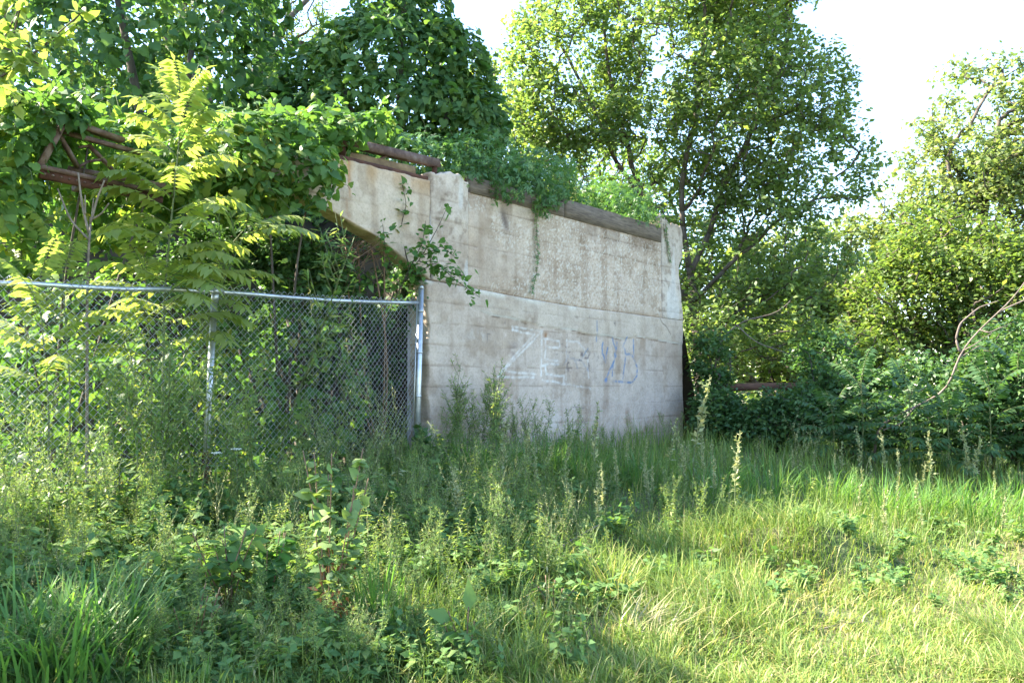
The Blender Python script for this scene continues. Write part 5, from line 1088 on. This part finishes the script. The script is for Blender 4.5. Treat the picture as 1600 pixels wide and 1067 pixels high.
# ranks of wormwood along both sides of the fence
lw, gw = 'feathery grey-green wormwood stalk crowding the chain-link fence', 'wormwood along the fence'
def fence_label(s, off):
    bay = 'the bay between middle post and end post' if s > .35 else ('the middle fence post' if s > -.35 else 'the long bay under the vine-draped railing')
    side = 'growing behind the wire of' if off < 0 else ('pressed to the wire of' if off < .4 else ('a step in front of' if off < .8 else 'well out in front of'))
    lab = 'feathery grey-green wormwood %s %s' % (side, bay); return lab, lab.replace('feathery grey-green ', '')
pts = []
for _ in range(128):
    s = rng.uniform(-3.3, 2.9); off = rng.uniform(.12, 1.15) if rng.random() < .85 else -rng.uniform(.15, .5)
    if off > 0 and -.55 < s - off * .45 < .45: continue
    p = FP1 + fd * s + FSIDE * off; prof = 1.02 * np.interp(s, [-3.3, -2.2, -1.0, 0, .8, 1.6, 2.9], [1.1, 1.15, 1.5, 1.5, 1.0, .75, .85])
    weed('wormwood', p[0], p[1], prof * rng.uniform(.6, 1.08) * (1 - .25 * max(off, 0)), *fence_label(s, off))
weed_px('wormwood', 437, 375, 8.35, 'tallest pale wormwood plume rising above the fence rail', None)
weed_px('wormwood', 232, 318, 7.5, 'pale wormwood plume in front of the tree of heaven stem', None)
# weeds growing against the wall foot
for _ in range(34):
    t = rng.uniform(-.1, 1.7); p = W(t, -rng.uniform(.15, .9), 0); weed('wormwood', p[0], p[1], rng.uniform(.65, 1.25) * (1.1 - .25 * max(t, 0)), 'blue-green shaded wormwood growing against the concrete wall foot', 'wormwood at the wall foot')
for _ in range(26):
    t = rng.uniform(1.6, 6.4); p = W(t, -rng.uniform(.12, .8), 0); weed('wormwood', p[0], p[1], rng.uniform(.3, .6), 'low shaded wormwood tuft along the base of the graffiti wall', 'low tufts along the wall base')
# on top of the wall
for _ in range(40):
    t = rng.uniform(T_(870, 300), T_(985, 320)); w_ = rng.uniform(.28, 1.1); p = W(t, w_, 0); e = weed('stalk' if rng.random() < .5 else 'wormwood', p[0], p[1], rng.uniform(.5, 1.15), 'dry wispy weed growing on top of the wall behind the timber', 'weeds on top of the wall'); e.location.z = float(topz(p[0], p[1])) - .02
b = Buf(); n_ = 900; t = rng.uniform(T_(860, 310), T_(1030, 345), n_); w_ = rng.uniform(.27, .6, n_); p = W(t, w_, 0)
blades(b, p[:, 0], p[:, 1], rng.uniform(.15, .45, n_), rng.uniform(0, 6.28, n_), np.abs(rng.normal(.8, .4, n_)), rng.uniform(.004, .008, n_), np.clip(rng.normal(.72, .25, n_), 0, 1), 3, zfun=lambda x, y: topz(x, y) + .15)
o = b.obj('dry_grass', L['grass']); tag(o, 'dry grass and roots spilling over the timber beam', 'grass', kind='stuff')
# undergrowth, uncountable: copies baked into one mesh
def weed_mass(name, label, items, cat='undergrowth'):
    lbs, sb = {}, Buf()
    for kind, x, y, h in items:
        _, lf, (V, Fq, A_), (Vs, Fs) = VAR[kind][rng.integers(len(VAR[kind]))]; a = rng.uniform(0, 6.28); R = np.array([[math.cos(a), -math.sin(a), 0], [math.sin(a), math.cos(a), 0], [rng.normal(0, .1), rng.normal(0, .1), 1]]).T
        o3 = np.array([x, y, G(x, y) - .01]); lbs.setdefault(kind, Buf()).add(V @ R * h + o3, Fq, A_); sb.add(Vs @ R * h + o3, Fs)
    mats = {'wormwood': L['weed'], 'spike': L['spike'], 'lance': L['gold'], 'stalk': L['spike'], 'forb': L['forb']}
    for k, b in lbs.items(): o = b.obj(name, mats[k]); tag(o, label[k], cat, kind='stuff')
    o = sb.obj(name, M_stem); tag(o, 'bare stems of the undergrowth', cat, kind='stuff')
items = []
for _ in range(6000):
    px, py = rng.uniform(-60, 900), rng.uniform(700, 1090); q = gpx(px, py)
    f = fence_q(q[0], q[1])
    if f < .1 or q[1] < 2.6: continue
    left = sstep(1000, 500, px + (py - 700) * .3)
    if rng.random() > .30 + .70 * left: continue
    r = rng.random(); near = sstep(760, 1000, py)
    kd = 'forb' if r < .30 + .12 * near else ('lance' if r < .66 else ('wormwood' if r < .9 else 'stalk'))
    hh_ = {'forb': rng.uniform(.18, .46), 'lance': rng.uniform(.28, .62), 'wormwood': rng.uniform(.3, .7), 'stalk': rng.uniform(.3, .6)}[kd] * (1.1 - .45 * near)
    items.append((kd, q[0], q[1], hh_))
    if len(items) > 1050: break
for _ in range(240):
    px, py = rng.uniform(660, 1650), rng.uniform(715, 850); q = gpx(px, py)
    if in_wall(q[0], q[1]) or qdist(*q) < .1: continue
    r = rng.random(); items.append((('wormwood', .45), ('spike', .55), ('lance', .38), ('forb', .26))[int(r * 4)][0:1] + (q[0], q[1], (.48, .58, .42, .28)[int(r * 4)] * rng.uniform(.6, 1.15)))
for _ in range(560):
    px, py = rng.uniform(540, 1150), rng.uniform(745, 930) ; q = gpx(px, py)
    if in_wall(q[0], q[1]) or fence_q(q[0], q[1]) < .1 or rng.random() < mown(q[0], q[1]) * .8: continue
    if fbm(q[0] * 1.5, q[1] * 1.5, 207, 3) < .47: continue
    r = rng.random(); kd = ('lance', 'wormwood', 'stalk', 'forb', 'lance')[int(r * 5)]; items.append((kd, q[0], q[1], {'lance': .48, 'wormwood': .52, 'stalk': .55, 'forb': .30}[kd] * rng.uniform(.5, 1.2)))
for _ in range(120):
    px, py = rng.uniform(900, 1620), rng.uniform(840, 960); q = gpx(px, py); items.append(('lance' if rng.random() < .5 else 'forb', q[0], q[1], rng.uniform(.14, .30)))
weed_mass('undergrowth', {'forb': 'low broad-leaved undergrowth among the weeds', 'lance': 'lance-leaved weeds crowding the meadow slope', 'wormwood': 'feathery wormwood undergrowth covering the slope', 'spike': 'low spiky weeds in the shaded grass', 'stalk': 'thin podded stalks among the weeds'}, items)

# ------------------------------------------------------------------ plants one can pick out in front
def leafy(name, label, px, py, Y, h, stems, per, size, tm, mat, spread=.12, brown=0, wid=1.0, cat='plant', up=.25, lo=.35):
    p = at(px, py, Y); g_ = np.array([p[0], p[1], G(p[0], p[1]) - .02]); e = empty(name, g_, label, cat); lb, bb = LeafSet(), LeafSet()
    for k in range(stems):
        a = rng.uniform(0, 6.28); r = spread * rng.uniform(.3, 1.0); tp = g_ + np.array([math.cos(a) * r, math.sin(a) * r, h * rng.uniform(.75, 1.05)]); P = curve_pts([g_, g_ + (tp - g_) * .5 + rng.normal(size=3) * .02, tp], 14); sb = Buf(); polytube(sb, P, .006, .003, sides=5); sb.obj('stem', M_redstem, e, smooth=True)
        sv = rng.uniform(lo, 1, per); i = (sv * 13).astype(int); dr = rnd_dir(per) * np.array([1, 1, .15])
        lb.add(tm, P[i], unit(UP * .8 + rng.normal(size=(per, 3)) * .4), unit(dr + UP * up * 2 * (sv[:, None] - .3)), size * rng.uniform(.55, 1.15, per), np.clip(rng.normal(.55, .25, per), 0, 1), wid)
        if brown:
            sv = rng.uniform(.22, .5, brown); i = (sv * 13).astype(int); bb.add(T_OVATE, P[i] + rng.normal(size=(brown, 3)) * .04, rnd_dir(brown), unit(-UP + rng.normal(size=(brown, 3)) * .35), size * .8 * rng.uniform(.6, 1.1, brown), rng.random(brown), .6)
    lb.obj('leaves', mat, e, 290)
    if brown: bb.obj('dead_leaves', L['brown'], e, 100, 'dead_leaf')
    return e
q = gpx(505, 1000); leafy('young_poplar', 'pale round-leaved young poplar with brown withered lower leaves', 515, 1000, q[1], 1.0, 9, 24, .085, T_HEART, L['pale'], .26, brown=9, lo=.35)
q = gpx(715, 1050); leafy('milkweed', 'broad-leaved milkweed plant in front of the shaded grass', 715, 1050, q[1], .34, 4, 7, .15, T_OVATE, L['forb'], .10)
q = gpx(360, 960); leafy('broadleaf_plant', 'leafy green bush with long oval leaves left of the poplar'.replace('left of', 'beside'), 360, 960, q[1], .50, 8, 15, .13, T_OVATE, L['forb'], .22)
q = gpx(425, 950); leafy('broadleaf_plant', 'bright green heart-leaved plant touching the pale poplar', 425, 950, q[1], .46, 6, 14, .10, T_HEART, L['mulberry'], .16)
q = gpx(1105, 905); leafy('broadleaf_plant', 'pale sunlit milkweed with upright oval leaves on the meadow edge', 1105, 905, q[1], .26, 2, 9, .13, T_OVATE, L['pale'], .05)
q = gpx(290, 1030); leafy('small_leaved_plant', 'grey-leaved little bush beside the lush grass clumps', 290, 1030, q[1], .36, 8, 24, .055, T_OVATE, L['pale'], .2)
q = gpx(860, 965); leafy('small_leaved_plant', 'dark clover-like bush at the edge of the trodden grass', 860, 965, q[1], .26, 9, 20, .055, T_OVATE, L['shrub'], .2)
q = gpx(660, 690); leafy('broadleaf_plant', 'dark broad-leaved plant at the foot of the fence end post', 668, 690, 9.6, .62, 8, 18, .11, T_HEART, L['shrub'], .22)
# yarrow heads
for px, py, Y in ((360, 663, 6.9), (370, 702, 6.6), (338, 708, 6.6)):
    p = at(px, py, Y); g_ = np.array([p[0], p[1], G(p[0], p[1]) - .02]); e = empty('yarrow', g_, 'white flat-topped yarrow in the weeds before the fence post', 'flower', 'white yarrow before the fence post'); sb, fb, lb = Buf(), Buf(), Buf(); polytube(sb, [g_, (g_ + p) / 2 + rng.normal(size=3) * .01, p], .003, .002, sides=5)
    M = 60; a = rng.uniform(0, 6.28, M); r = .04 * np.sqrt(rng.random(M)); put_leaves(fb, T_KITE, p + np.stack([r * np.cos(a), r * np.sin(a), rng.normal(0, .004, M) + .004], 1), unit(UP + rng.normal(size=(M, 3)) * .3), unit(rnd_dir(M) * np.array([1, 1, .2])), .014, rng.random(M), 1.4)
    M = 20; put_leaves(lb, T_NARROW, g_ + (p - g_) * rng.uniform(.1, .9, (M, 1)), rnd_dir(M), unit(rnd_dir(M) * np.array([1, 1, .3]) + UP * .3), .07, rng.random(M)); sb.obj('stem', M_stem, e); fb.obj('flower_head', L['flower'], e); lb.obj('leaves', L['weed'], e)
# dry sticks in the grass
for px, py, dx, dy, lab in ((880, 870, .30, .22, 'pale dry stick slanting out of the sunlit weeds'), (1300, 985, .28, .10, 'pale straw stalk lying on the mown grass')):
    q = gpx(px, py); a = np.array([q[0] - dx / 2, q[1] - dy / 2, G(q[0], q[1]) + .01]); c = np.array([q[0] + dx, q[1] + dy, G(q[0] + dx, q[1] + dy) + (.22 if px < 1000 else .03)]); b = Buf(); polytube(b, curve_pts([a, (a + c) / 2 + np.array([0, .01, .015]), c], 9), .006, .004, sides=6); o = b.obj('dry_stick', M_deadred, world_origin=a, smooth=True); tag(o, lab, 'stick')

# ------------------------------------------------------------------ overhead cables
for k, ((xa, ya), (xb, yb)) in enumerate((((1316, 39), (1425, 0)), ((1316, 59), (1484, 0)), ((1316, 84), (1577, 0)), ((1369, 87), (1600, 14)))):
    s = (yb - ya) / (xb - xa); a = at(xa - 700, ya - s * 700, 80); c = at(xb + 900, yb + s * 900, 46); P = np.array([a + (c - a) * u - UP * 1.2 * 4 * u * (1 - u) + UP * 1.0 for u in np.linspace(0, 1, 40)])
    b = Buf(); polytube(b, P, .022, sides=5); o = b.obj('power_cable', M_cable, world_origin=P[0]); tag(o, 'thin pale overhead power cable crossing the open sky', 'cable', 'overhead power cables')
